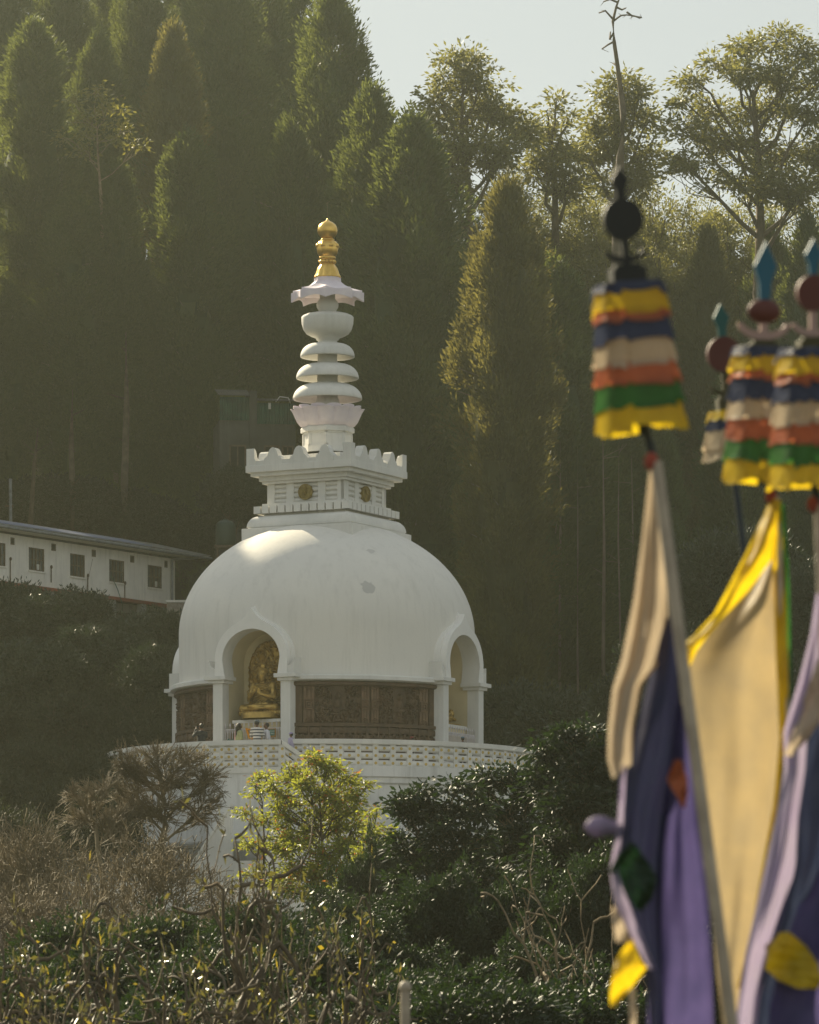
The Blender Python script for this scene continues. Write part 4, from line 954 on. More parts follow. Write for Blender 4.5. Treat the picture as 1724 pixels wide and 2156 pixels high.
def conifer_proto(seed, h=28.0, r=3.0, nclump=820, per=105, leaf=.32, mat='leaf_con', open_=.12, shape=.55, trunk_bare=.06, tip=4.0):
    rs = np.random.RandomState(seed)
    root = empty('conifer_tree', (0, 0, 0))
    ph = rs.uniform(0, 2 * pi, 8); fr = rs.uniform(2, 5, 8).round(); mt = rs.uniform(8, 34, 8)
    def R(t, th):
        base = np.minimum(1, ((1 - t) * tip)) ** shape * (.82 + .18 * np.sin(np.clip(t, 0, 1) * pi))
        n = sum(np.sin(fr[i] * th + ph[i] + mt[i] * t) for i in range(8)) / 8
        return r * base * (1 + .85 * n)
    t = trunk_bare + (1 - trunk_bare) * rs.rand(nclump) ** 1.05; th = rs.uniform(0, 2 * pi, nclump); rad = R(t, th) * (1 - .5 * rs.rand(nclump) ** 1.6)
    keep = (np.sin(th * 3 + t * 40 + ph[0]) + np.sin(th * 5 - t * 61 + ph[1]) > -1.5 + open_ * 2) | (rs.rand(nclump) > .6); t, th, rad = t[keep], th[keep], rad[keep]
    cc = np.stack([rad * np.cos(th), rad * np.sin(th), t * h], 1); nC = len(cc)
    cs = (.45 + .62 * rs.rand(nC) ** 1.5) * r / 3.0
    idx = np.repeat(np.arange(nC), per); n = len(idx)
    off = rs.normal(size=(n, 3)); off = off / np.linalg.norm(off, axis=1, keepdims=True) * (rs.rand(n, 1) ** .5)
    outd = np.stack([np.cos(th), np.sin(th), np.full(nC, .55)], 1)[idx]
    C = cc[idx] + off * cs[idx][:, None] * np.array([1, 1, 1.15])
    D = unit(outd * .8 + off * .7 + rs.normal(size=(n, 3)) * .35 + np.array([0, 0, .35]))
    Lh = leaf * (.6 + .8 * rs.rand(n)); cards_mesh('crown', C, D, Lh, Lh * .30, M[mat], root, rs)
    # trunk with limbs
    m = MB(); m.path([(0, 0, -3), (.05, 0, h * .3), (-.05, .05, h * .65), (0, 0, h * .97)], [.42, .34, .2, .03], 9)
    for i in range(60):
        tt = rs.uniform(.08, .93); a = rs.uniform(0, 2 * pi); rr = float(R(np.array(tt), np.array(a))) * .8
        p = Vector((0, 0, tt * h)); q = Vector((rr * cos(a), rr * sin(a), tt * h + rr * .25)); m.tube(p, q, .07 * (1.2 - tt), .015, 4, cap=False)
    m.build('trunk', M['bark_far'], root)
    # dense inner foliage so the crown is not see-through
    rows, nn = 26, 18; V = []
    for j in range(rows):
        tj = trunk_bare + .02 + (.90 - trunk_bare) * j / (rows - 1)
        for i in range(nn):
            a = 2 * pi * i / nn; q = float(R(np.array(tj), np.array(a))) * (.50 + .08 * rs.rand()) * (0.1 if j in (0, rows - 1) else 1); V.append((q * cos(a), q * sin(a), tj * h))
    Q = [(j * nn + i, j * nn + (i + 1) % nn, (j + 1) * nn + (i + 1) % nn, (j + 1) * nn + i) for j in range(rows - 1) for i in range(nn)]
    np_mesh('inner_crown', np.array(V), np.array(Q), M[mat], root, rnd=rs.rand(len(Q)), smooth=True)
    root['_h'] = h; root['_r'] = r
    return root
def grow(rs, p, d, length, rad, depth, P_, segs, tips, lvl=0):
    """recursive limbs; P_: dict of habits"""
    k = P_.get('seg', 3); pts = [p]; cur = p; dd = d
    for i in range(k):
        j = Vector((rs.gauss(0, 1), rs.gauss(0, 1), rs.gauss(0, 1))) * P_['wig']
        dd = (dd + j + Vector((0, 0, P_['up'] * (1 if lvl else .5)))).normalized(); cur = cur + dd * (length / k); pts.append(cur)
    r1 = rad * P_['taper']; segs.append((pts, rad, r1, lvl))
    if depth == 0: tips.append((cur, dd, lvl)); return
    n = P_['n'][min(lvl, len(P_['n']) - 1)]
    a0 = rs.uniform(0, 2 * pi); q = dd.to_track_quat('Z', 'Y')
    for i in range(n):
        sp = P_['spread'] * rs.uniform(.6, 1.25) * (0.35 if (i == 0 and P_.get('leader')) else 1); a = a0 + 2 * pi * i / n + rs.uniform(-.4, .4)
        nd = q @ Vector((sin(sp) * cos(a), sin(sp) * sin(a), cos(sp))); nd = Vector((nd.x * P_.get('hx', 1), nd.y * P_.get('hx', 1), nd.z)).normalized()
        start = cur if (i == 0 or rs.random() < .5) else pts[rs.randint(1, k)]
        if lvl >= 1 and depth <= P_.get('midtips', 0): tips.append((start, nd, lvl))
        grow(rs, start, nd, length * P_['len'] * rs.uniform(.75, 1.2), r1 * (.85 if i == 0 else .68), depth - 1, P_, segs, tips, lvl + 1)
def segs_mesh(name, segs, mat, parent, rmin=0.0, sides=(8, 6, 5, 4, 3, 3, 3)):
    Vs, Qs = [], []; b = 0
    for pts, r0, r1, lvl in segs:
        n = sides[min(lvl, len(sides) - 1)]; k = len(pts)
        for i, p in enumerate(pts):
            d = pts[min(i + 1, k - 1)] - pts[max(i - 1, 0)]; q = d.to_track_quat('Z', 'Y'); r = max(rmin, r0 + (r1 - r0) * i / (k - 1))
            for s in range(n):
                t = 2 * pi * s / n; Vs.append(p + q @ Vector((r * cos(t), r * sin(t), 0)))
        for i in range(k - 1):
            for s in range(n): Qs.append((b + i * n + s, b + i * n + (s + 1) % n, b + (i + 1) * n + (s + 1) % n, b + (i + 1) * n + s))
        b += k * n
    return np_mesh(name, np.array([tuple(v) for v in Vs]), np.array(Qs), mat, parent, smooth=True)
def leaves_at(name, tips, rs, per, spread, L, W, mat, parent, droop=.3, hang=0.0):
    T = np.array([tuple(t[0]) for t in tips]); Dd = np.array([tuple(t[1]) for t in tips]); idx = np.repeat(np.arange(len(T)), per); n = len(idx)
    off = rs.normal(size=(n, 3)) * spread * .5; off[:, 2] *= .7
    D = unit(Dd[idx] * .5 + unit(off) * .9 + rs.normal(size=(n, 3)) * .25 + np.array([0, 0, -droop]))
    Lh = L * (.6 + .7 * rs.rand(n)); return cards_mesh(name, T[idx] + off, D, Lh, Lh * W, M[mat], parent, rs, flat=.45)
TIPS = {}
def best_turn(proto):
    T = TIPS[proto.name]; top = T[T[:, 2] > np.percentile(T[:, 2], 94)].mean(0); side = T[T[:, 2] > np.percentile(T[:, 2], 60)]; best = None
    for k in range(72):
        a = 2 * pi * k / 72; x = top[0] * cos(a) - top[1] * sin(a); xs_ = side[:, 0] * cos(a) - side[:, 1] * sin(a); e = abs(x) + .3 * abs(np.percentile(xs_, 97) + np.percentile(xs_, 3))
        if best is None or e < best[0]: best = (e, a)
    return best[1]
def broad_proto(name, seed, h, Ph, leaf, mat, bark='bark', trunk_r=.3, rmin=.012, first=None, jit=0):
    r1 = random.Random(seed); rs = np.random.RandomState(seed); segs, tips = [], []
    root = empty(name, (0, 0, 0))
    for (p, d, l, r) in (first or [((0, 0, -1), (0, 0, 1), h * .38, trunk_r)]):
        grow(r1, Vector(p), Vector(d).normalized(), l, r, Ph['depth'], Ph, segs, tips)
    mx = max(t[0].z for t in tips); sc = h / mx
    segs = [([p * sc for p in pts], a, b, l) for pts, a, b, l in segs]; tips = [(p * sc, d, l) for p, d, l in tips]
    cxm = np.mean([t[0].x for t in tips]); cym = np.mean([t[0].y for t in tips])
    def sh(p): return Vector((p.x - cxm * max(0, p.z) / h, p.y - cym * max(0, p.z) / h, p.z))
    segs = [([sh(p) for p in pts], a, b, l) for pts, a, b, l in segs]; tips = [(sh(p), d, l) for p, d, l in tips]
    if not leaf:
        cz = h * .45; rx = np.percentile([math.hypot(t[0].x, t[0].y) for t in tips], 88); hz_ = h - cz
        segs = [q for q in segs if q[3] < 3 or (math.hypot(q[0][-1].x, q[0][-1].y) / rx) ** 2 + (max(0, q[0][-1].z - cz) / hz_) ** 2 < 1.0]
    if leaf and jit < 0: tips = tips + [(t[0] + Vector((r1.gauss(0, -jit), r1.gauss(0, -jit), r1.gauss(0, -jit))), t[1], 0) for t in tips]
    if leaf and jit > 0:
        tips = tips + [(t[0] + Vector((r1.gauss(0, jit), r1.gauss(0, jit), r1.gauss(0, jit * .7))), t[1], 0) for t in tips for _ in range(2)]
        cz = np.percentile([t[0].z for t in tips], 55); rx = np.percentile([math.hypot(t[0].x, t[0].y) for t in tips], 90); hz_ = h - cz
        tips = [t for t in tips if (math.hypot(t[0].x, t[0].y) / rx) ** 2 + (max(0, t[0].z - cz) / hz_) ** 2 < 1.05]
        segs = [q for q in segs if q[3] < 3 or (math.hypot(q[0][-1].x, q[0][-1].y) / rx) ** 2 + (max(0, q[0][-1].z - cz) / hz_) ** 2 < 1.05]
    if leaf: leaves_at('crown', tips, rs, leaf[0], leaf[1], leaf[2], leaf[3], mat, root, leaf[4])
    segs_mesh('trunk', segs, M[bark], root, rmin)
    root['_h'] = float(np.percentile([t[0].z for t in tips], 99.2 if jit > 0 else 99.9)) + (.3 if leaf else 0)
    TIPS[root.name] = np.array([tuple(t[0]) for t in tips]); return root
def lobed_tree(name, label, cat, group, lobes, Y, foot, mat, bark, L, W, per, cr, dens, tr, seed, droop=.35, flatz=.6, twigs=False, depth=.8):
    """a tree whose crown is a set of boughs: lobes = (px, py, rx, ry) at distance Y, each fed by its own limb"""
    r1 = random.Random(seed); rs = np.random.RandomState(seed); O = P(foot[0], foot[1], Y); S = Y / F
    root = empty(name, tuple(O)); tag(root, label, cat, group); segs = []; tips = []
    C = []
    for (cx, cy, rx, ry) in lobes: c = P(cx, cy, Y) - O; c.y += r1.uniform(-1, 1) * rx * S * depth; C.append(c)
    H = max(c.z for c in C); top = sum((c for c in C if c.z > H * .6), Vector()) / max(1, sum(1 for c in C if c.z > H * .6)); top.z = H * .86
    tp = [Vector((0, 0, -.5))] + [Vector((top.x * u ** 1.5 + r1.gauss(0, .012) * H, top.y * u + r1.gauss(0, .01) * H, H * .86 * u)) for u in (.2, .4, .6, .8, 1.0)]
    segs.append((tp, tr, tr * .22, 0))
    def on_trunk(z):
        for a, b in zip(tp[:-1], tp[1:]):
            if z <= b.z: return a.lerp(b, max(0, min(1, (z - a.z) / max(1e-6, b.z - a.z))))
        return tp[-1]
    for (cx, cy, rx, ry), c in zip(lobes, C):
        hd = math.hypot(c.x - top.x, c.y - top.y); z0 = max(H * .12, min(H * .84, c.z - .55 * hd - .1 * H)); a = on_trunk(z0); d = c - a
        lp = [a] + [a + d * u + Vector((r1.gauss(0, .04), r1.gauss(0, .04), (-.10 + .12 * u) * (1 if not twigs else .3))) * d.length for u in (.3, .55, .8)] + [c]
        rl = tr * max(.16, .42 - .22 * z0 / H); segs.append((lp, rl, rl * .3, 1))
        n = max(3, int(pi * rx * ry / dens))
        for i in range(n):
            u = Vector((r1.gauss(0, 1), r1.gauss(0, 1), r1.gauss(0, 1))).normalized() * (r1.random() ** .4); q = c + Vector((u.x * rx * S, u.y * rx * S * .9, u.z * ry * S))
            b = lp[r1.choice((1, 2, 3, 4))] if twigs else lp[r1.choice((2, 3, 4))]; m_ = b.lerp(q, .5) + Vector((r1.gauss(0, .08), r1.gauss(0, .08), r1.gauss(0, .06) - (.04 if not twigs else 0))) * (q - b).length
            segs.append(([b, m_, q], rl * .22 if not twigs else rl * .26, .012 if not twigs else .009, 3)); dd = (q - m_).normalized(); tips.append((q, dd, 3))
            if twigs:
                for k in range(5):
                    s0 = m_.lerp(q, r1.random()); e = s0 + (dd + Vector((r1.gauss(0, .45), r1.gauss(0, .45), r1.gauss(.15, .4)))).normalized() * r1.uniform(.12, .4); segs.append(([s0, s0.lerp(e, .5) + Vector((r1.gauss(0, .02), 0, r1.gauss(0, .02))), e], .009, .006, 5))
                    for k2 in range(3): e2 = e + (dd + Vector((r1.gauss(0, .7), r1.gauss(0, .7), r1.gauss(.1, .6)))).normalized() * r1.uniform(.06, .2); segs.append(([s0.lerp(e, r1.random()), e2], .007, .005, 5))
    segs_mesh('trunk', segs, M[bark], root, .005 if twigs else .014)
    if not twigs:
        T = np.array([tuple(t[0]) for t in tips]); idx = np.repeat(np.arange(len(T)), per); n = len(idx); off = rs.normal(size=(n, 3)) * cr * .55; off[:, 2] *= flatz
        Dd = np.array([tuple(t[1]) for t in tips])[idx]; D = unit(Dd * .4 + unit(off) * .9 + rs.normal(size=(n, 3)) * .3 + np.array([0, 0, -droop])); Lh = L * (.55 + .8 * rs.rand(n))
        cards_mesh('crown', T[idx] + off, D, Lh, Lh * W, M[mat], root, rs, flat=.4)
    return root
con = [conifer_proto(11, 28, 2.9), conifer_proto(12, 30, 3.1, mat='leaf_con', trunk_bare=.1), conifer_proto(13, 27, 2.7, mat='leaf_con2', open_=.2, tip=6.5), conifer_proto(14, 33, 3.8, nclump=1100, per=85, open_=.5, trunk_bare=.22, shape=.5)]
HB = dict(depth=5, n=[3, 3, 3, 3, 2], spread=.62, len=.74, up=.06, wig=.10, taper=.62, seg=3, leader=True, hx=1.15, midtips=2)
brd = [broad_proto('broadleaf_tree', 21, 26, HB, (60, .60, .22, .42, .35), 'leaf_brd', 'bark', .34, .03, jit=.6),
       broad_proto('broadleaf_tree', 22, 24, dict(HB, spread=.55, up=.07), (60, .60, .22, .42, .35), 'leaf_brd', 'bark', .32, .03, jit=.6),
       broad_proto('broadleaf_tree', 27, 25, dict(HB, spread=.72, up=.02, hx=1.4), (60, .60, .22, .42, .35), 'leaf_brd', 'bark', .36, .03, jit=.65)]
brd += [broad_proto('broadleaf_tree', 33, 24, dict(HB, spread=.58, up=.08), (60, .60, .22, .42, .35), 'leaf_brd', 'bark', .34, .03, jit=.6), broad_proto('broadleaf_tree', 36, 26, dict(HB, spread=.66, up=.04, hx=1.3), (60, .60, .22, .42, .35), 'leaf_brd', 'bark', .36, .03, jit=.65)]
used = set()
TR = {}
for o in list(bpy.data.objects):
    if o.parent: TR.setdefault(o.parent, []).append(o)
def place(proto, x, y, top_z=None, label='', cat='tree', group=None, wid=1.0, rz=0.0, h=None, base=None, tilt=0.0):
    base = gh(x, y) if base is None else base; h = h or (top_z - base)
    o = proto if proto not in used else copy_tree(proto, None, TR); used.add(proto)
    s = h / proto['_h']; o.location = (x, y, base); o.scale = (s * wid, s * wid, s); o.rotation_euler = (tilt, 0, rz); tag(o, label, cat, group)
    return o
def tree_px(proto, px, pyt, Y, label, wid=1.0, rz=0.0, cat='tree', group=None, base=None):
    q = P(px, pyt, Y); return place(proto, q.x, Y, q.z, label, cat, group, wid, rz, base=base)
G1 = 'tall dark conifers on the slope behind the pagoda'
rr = random.Random(3)
CON = [ # proto, px, py top, Y, width factor, label
 (2, 1068, 405, 236, .70, 'rust-brown conifer standing alone just right of the spire, sunlit down its left edge'),
 (1, 785, 208, 258, .80, 'slim pointed conifer directly behind the gold finial, left one of a joined pair'),
 (0, 868, 258, 255, .95, 'dark conifer right of the gold finial, right one of a joined pair'),
 (0, 612, 268, 268, .70, 'conifer with forked feathery tip left of the gold finial'),
 (1, 684, 238, 270, .62, 'slim conifer rising just left of the gold finial'),
 (2, 365, 72, 268, .72, 'tall narrow conifer with a rounded sunlit top in the upper left'),
 (0, 205, 80, 272, .80, 'conifer with thin pinched top behind the pale leafy tree'),
 (1, 70, 60, 266, 1.0, 'broad domed conifer in the far upper left corner'),
 (0, 395, 290, 264, .95, 'shorter conifer below the tall narrow one, left of the finial'),
 (1, 150, 420, 262, 1.2, 'wide dark conifer filling the left edge below the pale leafy tree'),
 (0, 480, 520, 268, 1.0, 'mid-height conifer between the spire and the left conifers'),
 (1, 290, 560, 263, 1.1, 'squat dark conifer in the middle of the left slope'),
 (0, 20, 600, 262, 1.1, 'dark conifer at the left edge above the tin roof'),
 (1, 625, 560, 268, 1.0, 'dark conifer immediately left of the spire rings'),
 (0, 1165, 560, 243, 1.0, 'dark conifer close behind the right side of the rust-brown one'),
 (1, 1260, 700, 250, 1.0, 'dim conifer left of the nearest banner pole'),
 (2, 1490, 500, 262, .60, 'small pointed conifer between the first and second banner finials'),
 (0, 1620, 480, 266, .62, 'conifer behind the blue diamond finial'),
 (1, 1700, 470, 262, .7, 'conifer at the far right edge behind the banners'),
 (0, 1395, 905, 238, .62, 'low conifer with sunlit left edge directly behind the first banner pole'),
 (1, 1560, 760, 246, .9, 'dark conifer filling the gap behind the small rear banner'),
 (1, 1440, 690, 268, .8, 'dim conifer between the nearest banner and the small rear banner'),
 (0, 1350, 640, 262, .8, 'far dim conifer behind the first striped banner'),
 (0, 960, 640, 262, .9, 'far dim conifer in the gap between the pair and the rust-brown one'),
]
for i, (k, px, py, Y, wd, lab) in enumerate(CON): tree_px(con[k], px, py, Y, lab, wd, rr.uniform(0, 6.28), 'conifer', G1)
TALL = [(700, 5, 272, 'big ragged dark tree on the edge of the open sky at the top centre'), (225, -70, 290, 'towering conifer behind the pinched-top one'), (470, -130, 284, 'towering conifer with bare trunk cut off by the top edge, left of centre'), (545, -90, 288, 'towering conifer left of the ragged sky gap, top out of frame'), (620, -60, 292, 'towering conifer nearest the open sky on its left side'),
        (300, -150, 286, 'towering conifer behind the tall narrow sunlit one'), (400, -120, 296, 'furthest towering conifer in the upper left'), (130, -160, 284, 'towering conifer above the pinched-top one'), (0, -180, 282, 'towering conifer at the top left corner')]
for px, py, Y, lab in TALL: tree_px(con[3], px, py, Y, lab, .78, rr.uniform(0, 6.28), 'conifer', G1)
G2 = 'broadleaf trees along the right skyline'
BR = [(1, 1115, 380, 276, .9, 'broadleaf tree filling the dip in the skyline below the sparse treetop'), (4, 1225, 410, 278, .8, 'broadleaf tree behind the black disc finial'),
 (1, 1420, 400, 272, .8, 'broadleaf tree below and left of the largest layered one'), (3, 1560, 460, 274, .8, 'broadleaf tree under the largest layered crown'), (4, 1700, 440, 276, .8, 'broadleaf tree low at the right edge behind the cut-off banner'),
 (0, 1000, 420, 280, .8, 'broadleaf tree seen between the paired conifers and the rust-brown one'), (3, 1330, 420, 280, .8, 'broadleaf tree below the round crown at the foot of the dead tree')]
LB = [('broadleaf tree with a peaked airy crown left of the dead tree', 268, (1000, 900), [(965, 150, 58, 38), (1010, 175, 55, 38), (1050, 225, 60, 38), (925, 205, 45, 30), (980, 240, 80, 38), (900, 260, 45, 28), (1090, 275, 55, 36), (960, 310, 85, 42), (1050, 330, 80, 45), (870, 290, 35, 25), (940, 390, 60, 45)]),
 ('sparse thin treetop poking above the dip in the skyline', 272, (1170, 900), [(1172, 208, 16, 14), (1150, 235, 24, 12), (1195, 245, 22, 12), (1165, 270, 36, 16), (1120, 285, 36, 26), (1160, 320, 55, 32), (1205, 330, 30, 25), (1130, 360, 60, 36), (1200, 390, 60, 40)]),
 ('round leafy crown around the base of the dead tree', 266, (1300, 900), [(1308, 182, 46, 24), (1275, 212, 46, 28), (1345, 212, 42, 28), (1248, 262, 32, 24), (1310, 255, 66, 32), (1368, 255, 26, 24), (1285, 310, 75, 36), (1360, 320, 42, 30), (1235, 330, 34, 28), (1320, 380, 80, 40)]),
 ('largest broadleaf tree with layered limbs at the upper right', 264, (1620, 900), [(1640, 78, 62, 24), (1575, 100, 50, 22), (1700, 108, 46, 30), (1515, 128, 40, 22), (1462, 172, 42, 22), (1560, 165, 70, 26), (1655, 165, 75, 34), (1735, 165, 45, 40), (1440, 215, 28, 18), (1500, 228, 60, 26), (1600, 235, 75, 32), (1700, 245, 70, 36), (1440, 275, 45, 24), (1530, 300, 80, 32), (1640, 320, 80, 38), (1740, 330, 50, 45), (1450, 350, 60, 34), (1570, 390, 90, 38), (1690, 410, 80, 42)])]
for i, (lab, Y, ft, lo) in enumerate(LB): lobed_tree('broadleaf_tree', lab, 'broadleaf tree', G2, lo, Y, ft, 'leaf_brd', 'bark', .28, .40, 50, .62, 300, .42, 100 + i)
for k, px, py, Y, wd, lab in BR: tree_px(brd[k], px, py, Y, lab, wd, best_turn(brd[k]), 'broadleaf tree', G2)
lobed_tree('pale_leafed_tree', 'small pale-leafed tree glowing in the sun at the upper left', 'tree', None, [(200, 188, 24, 16), (148, 212, 26, 11), (225, 225, 40, 18), (190, 255, 38, 16), (258, 268, 28, 14), (145, 288, 28, 13), (215, 292, 50, 16), (285, 305, 22, 12), (180, 320, 40, 14)], 262.3, (215, 480), 'leaf_lite', 'bark_pale', .25, .45, 26, .5, 260, .10, 120)
tree_px(con[1], 245, 350, 263, 'dark conifer hiding the foot of the pale leafy tree', .9, 2.0, 'conifer', G1)
tree_px(con[0], 440, 700, 262, 'dark conifer beside the green-roofed shack', .8, 1.0, 'conifer', G1)
# bare snag
r1 = random.Random(8); sn = empty('dead_tree', (P(1300, 360, 262).x, 262, gh(P(1300, 360, 262).x, 262))); tag(sn, 'leafless dead tree whose crooked tip reaches the top edge of the picture', 'dead tree')
base = sn.location.copy(); W_ = lambda px, py: P(px, py, 262) - base
m = MB(); m.path([Vector((0, 0, -1)), W_(1296, 640), W_(1302, 420), W_(1306, 330), W_(1312, 240), W_(1303, 160), W_(1293, 90), W_(1290, 45), W_(1297, 15), W_(1308, -15)], [.36, .30, .24, .20, .16, .11, .09, .07, .055, .03], 8)
m.build('trunk', M['bark'], sn)
for pts in ([(1302, 155), (1297, 135), (1291, 128)], [(1292, 88), (1280, 92), (1268, 98)], [(1291, 70), (1284, 80), (1286, 62)], [(1291, 45), (1308, 30), (1320, 26), (1335, 34), (1348, 37)], [(1320, 26), (1330, 30), (1352, 32)], [(1290, 40), (1275, 20), (1262, 22)], [(1297, 15), (1310, 18), (1318, 12)], [(1300, 5), (1285, -4), (1272, -2)]):
    m = MB(); q = [W_(*p) + Vector((0, (i % 3) * .3, 0)) for i, p in enumerate(pts)]; m.path(q, [.055, .045, .035, .025, .015][:len(q)], 5)
    for i in range(len(q) - 1):
        c = q[i + 1]; m.tube(c, c + Vector((r1.uniform(-.25, .35), 0, r1.uniform(-.25, .2))), .018, .006, 4)
    m.build('branch', M['bark'], sn)
# off-frame conifers on the left, part of the same wood (they shade the dome)
OFF = [(-28, 243, 47, 1.1), (-25, 257, 51.5, 1.1), (-33, 252, 53, 1.1), (-22, 263, 54, .8), (-22, 249, 47, .8), (-31, 264, 56, 1.0), (-40, 249, 52, 1.2)]
for i, (x, y, z, wd) in enumerate(OFF):
    o = place(con[i % 2], x, y, z, 'conifer of the same dark wood beyond the left edge of the picture', 'conifer', G1, wd, rr.uniform(0, 6))

for i, (px, y0, y1, Y, r_, lab) in enumerate(((58, 900, 1130, 259, .12, 'leaning pale trunk above the left part of the tin roof'), (150, 820, 1150, 259.5, .17, 'thick dim trunk above the middle of the tin roof'), (262, 700, 1160, 260, .20, 'dark straight trunk beside the pale hut wall'),
    (1178, 880, 1560, 241, .07, 'thin straight trunk in the dark wood right of the dome, left one'), (1218, 940, 1560, 240, .05, 'thinnest pale trunk in the dark wood right of the dome'), (1272, 930, 1570, 239, .09, 'straight trunk in the dark wood, midway between dome and flag'), (1305, 900, 1560, 238, .05, 'slender sunlit trunk just left of the nearest flag'), (1332, 960, 1500, 238.5, .06, 'slender trunk directly behind the nearest pole'))):
    b = P(px, y1, Y); t_ = P(px + (22 if i == 0 else rr.uniform(-4, 4)), y0, Y); root = empty('dead_tree', tuple(b)); tag(root, lab, 'dead tree'); d = t_ - b
    m = MB(); m.path([Vector((0, 0, -1.5)), d * .3 + Vector((rr.uniform(-.06, .06), 0, 0)), d * .65 + Vector((rr.uniform(-.06, .06), 0, 0)), d], [r_, r_ * .9, r_ * .7, r_ * .12], 8); m.build('trunk', M['bark'] if i < 3 else M['bark_far'], root)
    for k in range(6):
        m = MB(); u = rr.uniform(.35, .98); p0 = d * u; m.tube(p0, p0 + Vector((rr.uniform(-.9, .9), rr.uniform(-.4, .4), rr.uniform(-.1, .5))), r_ * .22, .008, 4, cap=False); m.build('limb', M['bark'] if i < 3 else M['bark_far'], root)

# shrubs -------------------------------------------------------------------
def bush_proto(name, seed, h, Ph, leaf, mat, nst=5, bark='bark', rmin=.01, r0=.06, fl=.32, sp=.5, jit=0):
    r1 = random.Random(seed); first = []
    for i in range(nst):
        a = 2 * pi * i / nst + r1.uniform(-.3, .3); s = r1.uniform(.15, sp); first.append(((0.1 * cos(a), .1 * sin(a), -.3), (sin(s) * cos(a), sin(s) * sin(a), cos(s)), h * fl, r0))
    return broad_proto(name, seed, h, Ph, leaf, mat, bark, 0, rmin, first, jit)
RH = dict(depth=4, n=[3, 3, 3, 3], spread=.6, len=.78, up=.04, wig=.12, taper=.7, seg=2, midtips=3)
rho = [bush_proto('rhododendron_bush', 41, 5, RH, (24, .42, .27, .28, .1), 'leaf_rho', jit=.3), bush_proto('rhododendron_bush', 42, 4.2, RH, (24, .42, .25, .30, .1), 'leaf_rho', jit=.3)]
und = bush_proto('undergrowth_shrub', 43, 3, dict(RH, depth=4), (22, .6, .20, .35, .2), 'leaf_grass', sp=.8)
DK = dict(depth=5, n=[3, 3, 3, 2, 3], spread=.5, len=.76, up=.05, wig=.10, taper=.68, seg=2, midtips=3)
dark = [bush_proto('glossy_evergreen_tree', 51, 7, DK, (80, .40, .20, .40, .35), 'leaf_dark', 5, 'bark_pale', .012, .07, jit=-.25), bush_proto('glossy_evergreen_tree', 52, 7, dict(DK, spread=.58), (80, .40, .20, .40, .35), 'leaf_dark', 5, 'bark_pale', .012, .07, jit=-.25)]
yg = bush_proto('yellow_green_tree', 53, 7, dict(DK, spread=.46, up=.07), (11, .34, .20, .36, .35), 'leaf_yg', 5, 'bark', .012, .07, jit=-.22)
TW = dict(depth=6, n=[3, 3, 3, 3, 2, 3], spread=.55, len=.76, up=.07, wig=.17, taper=.72, seg=2)
twg = [bush_proto('bare_twig_shrub', 61, 4.5, TW, None, None, 6, 'twig', .010, .075, .24, .8), bush_proto('bare_twig_shrub', 62, 4.0, dict(TW, spread=.55), None, None, 6, 'twig', .010, .07, .24, 1.0)]
for o in list(bpy.data.objects):
    if o.parent: TR.setdefault(o.parent, [])
TR = {}
for o in list(bpy.data.objects):
    if o.parent: TR.setdefault(o.parent, []).append(o)
def mound(proto, px, pyt, pyb, Y, label, wpx=None, cat='shrub', group=None, rz=None, halfw=None):
    """crown top at pyt; foot at pyb (pixel rows) at distance Y"""
    a, b = P(px, pyt, Y), P(px, pyb, Y); h = a.z - b.z
    o = proto if proto not in used else copy_tree(proto, None, TR); used.add(proto)
    s = h / proto['_h']; wd = s if wpx is None else (wpx * Y / F) / (proto['_w'])
    o.location = (b.x, Y, b.z); o.scale = (wd, wd, s); o.rotation_euler.z = rr.uniform(0, 6.28) if rz is None else rz; tag(o, label, cat, group); return o
for p in rho + [und] + dark + [yg] + twg:
    w = 0
    for c in TR.get(p, []):
        n = len(c.data.vertices); co = np.empty(n * 3, np.float32); c.data.vertices.foreach_get('co', co); co = co.reshape(-1, 3); w = max(w, np.percentile(np.abs(co[:, 0]), 97))
    p['_w'] = float(2 * w)
GR = 'rhododendrons on the bank below the white house'
for px, pt, pb, Y, wp, lab in ((130, 1245, 1420, 236, 190, 'rhododendron with thin bare stems in front of the white house wall'), (315, 1290, 1480, 234, 190, 'rounded rhododendron between the white house and the dome'), (10, 1225, 1420, 238, 150, 'rhododendron cut off by the left edge under the white house'),
    (215, 1320, 1500, 232, 180, 'rhododendron below and between the two largest ones'), (350, 1360, 1560, 228, 140, 'rhododendron close to the left limb of the dome'), (70, 1350, 1560, 229, 200, 'dark rhododendron low on the left bank')):
    mound(rho[0 if wp > 170 else 1], px, pt, pb, Y, lab, wp, 'bush', GR)
GU = 'dark undergrowth on the left bank'
UL = ['below the white house at the left edge', 'below the bare-stemmed rhododendron', 'under the gap between two rhododendrons', 'beside the left end of the balustrade', 'low at the left edge of the picture', 'in the middle of the shaded left bank', 'just left of the rounded bare twig shrub', 'at the very left edge above the twig shrubs', 'behind the lowest left twig shrubs', 'behind the left side of the rounded twig shrub', 'in the lower left corner behind the twigs', 'under the rounded rhododendron by the dome', 'under the middle of the white house']
for i, (px, pt, Y) in enumerate([(30, 1450, 224), (140, 1440, 222), (250, 1470, 221), (330, 1500, 219), (60, 1540, 214), (180, 1550, 212), (290, 1580, 210), (-10, 1600, 206), (110, 1620, 204), (220, 1640, 200), (20, 1680, 190), (330, 1440, 226), (230, 1400, 228)]):
    mound(und, px, pt, pt + 170, Y, 'dark leafy shrub ' + UL[i], 200, 'shrub', GU)
mound(rho[0], 492, 985, 1130, 252, 'dark bush growing in front of the old shack', 120, 'bush')
